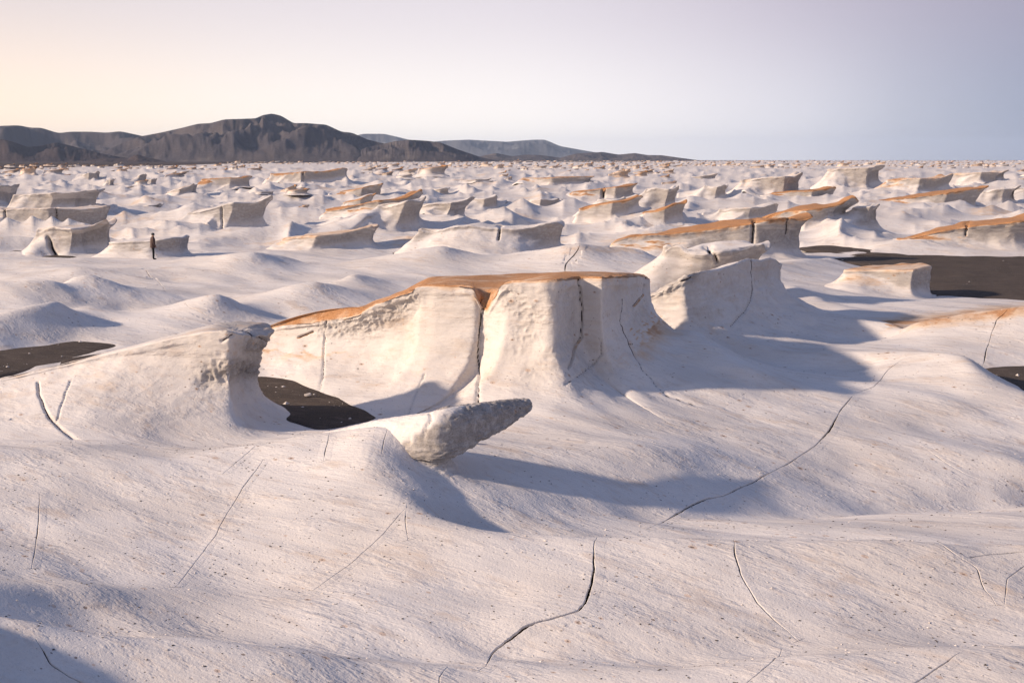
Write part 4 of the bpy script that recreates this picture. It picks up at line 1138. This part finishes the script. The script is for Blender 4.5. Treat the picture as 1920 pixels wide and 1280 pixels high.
# ---------------------------------------------------------------- hills
def hill(sky_px, D, depth, material, seed, rugged=.35, rows=54, cols=380, foot=-12.0):
    S = np.array(sky_px, float)
    px = np.linspace(S[0, 0], S[-1, 0], cols)
    py = np.interp(px, S[:, 0], S[:, 1]); py = blur1(py, 2.0)
    rx, rz = ray(px, py)
    zc = EYE + rz * D
    V = []
    for j, t in enumerate(np.linspace(-1, 1, rows)):
        y_ = D + t * depth * (1 if t > 0 else 1.0)
        x = rx * (D + t * depth)
        prof = (1 - abs(t)) ** 1.0 if t < 0 else (1 - t) ** .8
        prof = prof * .55 + .45 * (prof * prof * (3 - 2 * prof))
        n = 0; a = 1; f = 1 / (depth * .5)
        for o_ in range(5):
            n = n + a * (1 - 2 * np.abs(perlin(x * f + seed * 11.3, y_ * f * .75 + x * f * .25, seed + o_ * 1.7))); a *= .5; f *= 2.1
        env = 4 * prof * (1 - prof)
        zz = foot + (zc - foot) * np.clip(prof + rugged * env * (n * .8 - .35) * .7, 0, 1.0)
        zz = np.minimum(zz, EYE + rz * (D + t * depth)) if t < 0 else zz
        V.append(np.stack([x, np.full(cols, y_), zz], 1))
    V = np.concatenate(V); F = grid_faces(rows, cols)
    me = mesh_from('hill', V, F)
    if me.polygons[cols * 5].normal.z < 0: me.flip_normals()
    return tag(link('hills', me, material), kind='structure')
hill([(-500, 262), (-250, 242), (-80, 246), (0, 236), (35, 235), (60, 240), (75, 239), (110, 250), (130, 247), (170, 247), (200, 249), (225, 246), (262, 254), (320, 268), (420, 292), (520, 302)], 6500, 1350, M_HILL, 1, .9)
hill([(140, 303), (190, 286), (230, 268), (262, 256), (300, 249), (340, 240), (372, 232), (395, 231), (420, 224), (480, 222), (492, 216), (510, 213), (527, 217), (550, 231), (575, 231), (612, 234), (640, 247), (660, 249), (690, 262), (740, 274), (790, 284), (860, 296), (930, 303)], 5200, 1150, M_HILL, 2, 1.0, rows=84, cols=520)
hill([(620, 300), (690, 276), (740, 265), (765, 262), (800, 264), (825, 267), (860, 281), (900, 294), (940, 303)], 4600, 600, M_HILL, 3, .8)
hill([(560, 290), (640, 262), (680, 251), (720, 251), (750, 258), (790, 268), (830, 264), (880, 262), (950, 266), (1000, 262), (1022, 262), (1050, 274), (1100, 283), (1150, 291), (1220, 302)], 15000, 2200, M_HILLF, 4, .9)
hill([(860, 303), (905, 292), (930, 287), (960, 293), (985, 290), (1015, 291), (1050, 296), (1080, 288), (1130, 285), (1160, 290), (1190, 287), (1215, 291), (1240, 291), (1290, 298), (1330, 303)], 7000, 600, M_HILL, 5, .8)
hill([(-300, 268), (-60, 268), (5, 261), (30, 268), (52, 276), (80, 273), (105, 267), (140, 275), (190, 288), (250, 298), (300, 303)], 4200, 480, M_HILLB, 6, .9)
hill([(150, 303), (200, 296), (240, 297), (256, 289), (275, 295), (310, 302)], 3600, 250, M_HILLB, 7, .3, cols=160)

# ---------------------------------------------------------------- loose stones
def stone_mesh(name, seed, material):
    rs_ = np.random.default_rng(seed)
    u = np.linspace(0, np.pi, 9)[:, None]; v = np.arange(12)[None] * 2 * np.pi / 12
    X = np.sin(u) * np.cos(v); Y_ = np.sin(u) * np.sin(v); Z = np.cos(u) + 0 * v
    V = np.stack([X, Y_, Z], -1).reshape(-1, 3)
    for k in range(7):
        d = rs_.normal(size=3); d /= np.linalg.norm(d); c = rs_.uniform(.45, .75)
        ex = V @ d - c; V -= np.where(ex > 0, ex, 0)[:, None] * d
    V *= np.array([1, .75, .6])
    me = mesh_from(name, V, grid_faces(9, 12, wrap=True)[:, ::-1], {'patina': np.zeros(len(V)), 'dark': np.zeros(len(V))}, smooth=False)
    me.materials.append(material)
    return me
def stone(px, py, size_px, label, seed, z=None):
    p = hit(px, py)
    if z is not None: p = np.array([float(v) for v in at_z(px, py, z)])
    s = size_px / FPX * p[1] * .5
    o = link('stone', stone_mesh('stone', seed, M_CHIP), None, loc=(p[0], p[1], p[2] + s * .35))
    o.scale = (s, s, s); o.rotation_euler = (0, 0, seed)
    return tag(o, label, 'stone')
stone(577, 742, 15, 'pale stone lying alone on dark sand between beak and mesa', 3, z=-.05)
stone(893, 832, 14, 'pale stone on the ground just behind the finger rock', 5)
# grit: dark grains and pale chips too many to count
def grit(name, n, seed, material, smin, smax, label):
    rs_ = np.random.default_rng(seed)
    px = rs_.uniform(-200, 2120, n * 3); py = 1330 - 860 * rs_.random(n * 3) ** .8
    x, y_, _ = at_z(px, py, .2)
    sw = perlin(x / 2.3, y_ / .9 + seed, 3.3) + .5 * perlin(x / .7, y_ / .4, seed + 1.1)
    keep = np.nonzero(sw > rs_.uniform(-.5, .9, len(x)))[0][:n]
    x, y_ = x[keep], y_[keep]; m = len(x)
    g = ground(x, y_)
    sz = (smin + (smax - smin) * rs_.random(m) ** 3) * (1 + y_ * .012)
    base = np.array([[1, 0, 0], [0, 1, 0], [-1, 0, 0], [0, -1, 0], [.15, .1, 1.0], [0, 0, -.6]])
    tri = np.array([[0, 1, 4], [1, 2, 4], [2, 3, 4], [3, 0, 4], [1, 0, 5], [2, 1, 5], [3, 2, 5], [0, 3, 5]])
    jit = 1 + rs_.uniform(-.4, .4, (m, 6, 3))
    a = rs_.uniform(-.7, .5, m); c, s_ = np.cos(a), np.sin(a)
    B = base[None] * jit * np.array([1.3, .8, .6]) * sz[:, None, None]
    Vx = B[..., 0] * c[:, None] - B[..., 1] * s_[:, None] + x[:, None]; Vy = B[..., 0] * s_[:, None] + B[..., 1] * c[:, None] + y_[:, None]
    V = np.stack([Vx, Vy, B[..., 2] + g[:, None] + .1 * sz[:, None]], -1).reshape(-1, 3)
    F = (tri[None] + 6 * np.arange(m)[:, None, None]).reshape(-1, 3)
    return tag(link(name, mesh_from(name, V, F, {'patina': np.zeros(len(V)), 'dark': np.zeros(len(V))}, smooth=False), material), label, 'grit', kind='stuff')
grit('dark_grit', 6500, 1, M_GRIT, .004, .018, 'dark lava grit strewn over the near pumice slopes')
grit('pumice_chips', 4000, 2, M_CHIP, .005, .022, 'pale pumice chips strewn over the near slopes')

def sand_chips():
    rs_ = np.random.default_rng(77); X, Y_, Z = [], [], []
    for (S, z), n in zip(SANDS, (30, 10, 36, 10, 40, 5, 5, 0)):
        S_ = np.array(S, float); P = np.stack(at_z(S_[:, 0], S_[:, 1], z), 1)[:, :2]; c = P.mean(0)
        for k in range(n):
            a = rs_.integers(len(P)); t = rs_.random(); f = 1 - .75 * rs_.random() ** 2.2
            q = c + ((P[a] * (1 - t) + P[(a + 1) % len(P)] * t) - c) * f
            X.append(q[0]); Y_.append(q[1]); Z.append(z + .03)
    return np.array(X), np.array(Y_), np.array(Z)
def chips_mesh(x, y_, z, smin, smax, seed, name, material, label):
    rs_ = np.random.default_rng(seed); m = len(x)
    sz = (smin + (smax - smin) * rs_.random(m) ** 4) * (1 + y_ * .012)
    base = np.array([[1, 0, 0], [0, 1, 0], [-1, 0, 0], [0, -1, 0], [.15, .1, 1.0], [0, 0, -.6]])
    tri = np.array([[0, 1, 4], [1, 2, 4], [2, 3, 4], [3, 0, 4], [1, 0, 5], [2, 1, 5], [3, 2, 5], [0, 3, 5]])
    B = base[None] * (1 + rs_.uniform(-.4, .4, (m, 6, 3))) * np.array([1.2, .9, .7]) * sz[:, None, None]
    V = np.stack([B[..., 0] + x[:, None], B[..., 1] + y_[:, None], B[..., 2] + z[:, None]], -1).reshape(-1, 3)
    F = (tri[None] + 6 * np.arange(m)[:, None, None]).reshape(-1, 3)
    return tag(link(name, mesh_from(name, V, F, {'patina': np.zeros(len(V))}, smooth=False), material), label, 'grit', kind='stuff')
chips_mesh(*sand_chips(), .012, .07, 5, 'sand_chips', M_CHIP, 'pale chips strewn along the edges of the dark sand')

# ---------------------------------------------------------------- the walker
def skin_body(name, nodes, edges, material_fn, mats, sub=1):
    me = bpy.data.meshes.new(name)
    me.from_pydata([n[:3] for n in nodes], edges, [])
    o = bpy.data.objects.new(name, me); COL.objects.link(o)
    md = o.modifiers.new('skin', 'SKIN'); md.use_smooth_shade = True
    for i, n in enumerate(nodes):
        r = n[3] if isinstance(n[3], tuple) else (n[3], n[3])
        me.skin_vertices[0].data[i].radius = r
        me.skin_vertices[0].data[i].use_root = (i == 0)
    o.modifiers.new('sub', 'SUBSURF').levels = sub
    dg = bpy.context.evaluated_depsgraph_get()
    ev = bpy.data.meshes.new_from_object(o.evaluated_get(dg))
    bpy.data.objects.remove(o)
    ev.name = name
    for m in mats: ev.materials.append(m)
    for p in ev.polygons:
        p.material_index = material_fn(p.center); p.use_smooth = True
    return ev
def person():
    # facing +x (to the right, slightly away), arms hanging, hand in front of the thigh
    N = [(0, 0, .93, (.13, .16)), (.0, 0, 1.12, (.125, .17)), (.02, 0, 1.32, (.13, .19)), (.02, 0, 1.44, (.09, .15)), (.045, 0, 1.51, .055), (.06, 0, 1.60, (.095, .075)), (.07, 0, 1.68, (.095, .075)), (.065, 0, 1.735, (.06, .05))]
    E = [(0, 1), (1, 2), (2, 3), (3, 4), (4, 5), (5, 6), (6, 7)]
    def chain(start, pts):
        k = start
        for p in pts:
            N.append(p); E.append((k, len(N) - 1)); k = len(N) - 1
        return k
    for s in (-1, 1):
        d = -.03 if s < 0 else .05
        chain(0, [(0, s * .09, .84, .095), (.01 + d, s * .095, .50, .065), (d, s * .095, .30, .06), (d - .02, s * .095, .09, .05), (d + .10, s * .10, .04, .042), (d + .17, s * .105, .035, .03)])
        sh = chain(3, [(.0, s * .21, 1.40, .065), (-.02, s * .245, 1.14, .052), (.10, s * .235, .93, .040), (.125, s * .225, .87, .034)])
        for f in range(4):
            y0 = s * .225 + (f - 1.5) * .017
            chain(sh, [(.14, y0, .835, .0095), (.155, y0, .80, .009), (.15 - .003 * abs(f - 1.5), y0, .775 + .004 * abs(f - 1), .007)])
        chain(sh, [(.155, s * .205, .865, .0105), (.178, s * .195, .835, .009), (.185, s * .195, .81, .008)])
    def pick(c):
        if c.z > 1.50: return 0
        if c.z < .11 and abs(c.y) < .2: return 2
        if c.z < .885 and abs(c.y) > .185 and c.x > .09: return 0
        if c.z < .9 and abs(c.y) < .2: return 2
        return 1
    me = skin_body('person', N, E, pick, [M_SKIN, M_JACKET, M_TROUSER])
    o = link('person', me, None)
    # jacket hem and collar, knitted hat as clothing pieces
    def tube(name, rows, material, nseg=24, cap=False):
        V = []
        for (cx, z, ra, rb) in rows:
            a = np.arange(nseg) * 2 * np.pi / nseg
            V.append(np.stack([cx + ra * np.cos(a), rb * np.sin(a), np.full(nseg, z)], 1))
        V = np.concatenate(V); F = grid_faces(len(rows), nseg, wrap=True)
        me_ = mesh_from(name, V, F); return link(name, me_, material, o)
    tube('jacket', [(.0, .80, .155, .195), (.0, .82, .17, .205), (.0, .95, .16, .20), (.005, 1.12, .155, .195), (.02, 1.30, .16, .215), (.02, 1.40, .135, .205), (.03, 1.47, .10, .11), (.03, 1.54, .085, .085), (.035, 1.55, .07, .07)], M_JACKET)
    tube('knit_hat', [(.055, 1.635, .10, .085), (.055, 1.645, .112, .094), (.055, 1.70, .112, .094), (.05, 1.745, .095, .08), (.05, 1.772, .06, .05), (.05, 1.782, .01, .01)], M_HAT)
    x, y_, _ = at_d(288, 487, 66.0)
    o.location = (float(x), float(y_), float(ground(float(x), float(y_))) - .005)
    o.rotation_euler = (0, 0, RAD(35))
    return tag(o, 'person in a brown jacket, black trousers and grey hat standing among the mounds', 'person')
person()
# ---------------------------------------------------------------- the air between here and the hills
def haze():
    x0, x1, y0, y1, z0, z1 = -23500, 23500, -23500, 23500, -16.5, 480
    V = np.array([(x, y, z) for x in (x0, x1) for y in (y0, y1) for z in (z0, z1)], float)
    F = np.array([(0, 1, 3, 2), (4, 6, 7, 5), (0, 4, 5, 1), (2, 3, 7, 6), (0, 2, 6, 4), (1, 5, 7, 3)])
    me = mesh_from('haze', V, F, smooth=False)
    m = bpy.data.materials.new('haze'); m.use_nodes = True; t = m.node_tree; t.nodes.clear()
    o = t.nodes.new('ShaderNodeOutputMaterial'); v = t.nodes.new('ShaderNodeVolumePrincipled')
    v.inputs['Color'].default_value = (.58, .73, 1.0, 1); v.inputs['Density'].default_value = 3.0e-5
    t.links.new(v.outputs[0], o.inputs['Volume'])
    return tag(link('haze', me, m), kind='stuff')
haze()
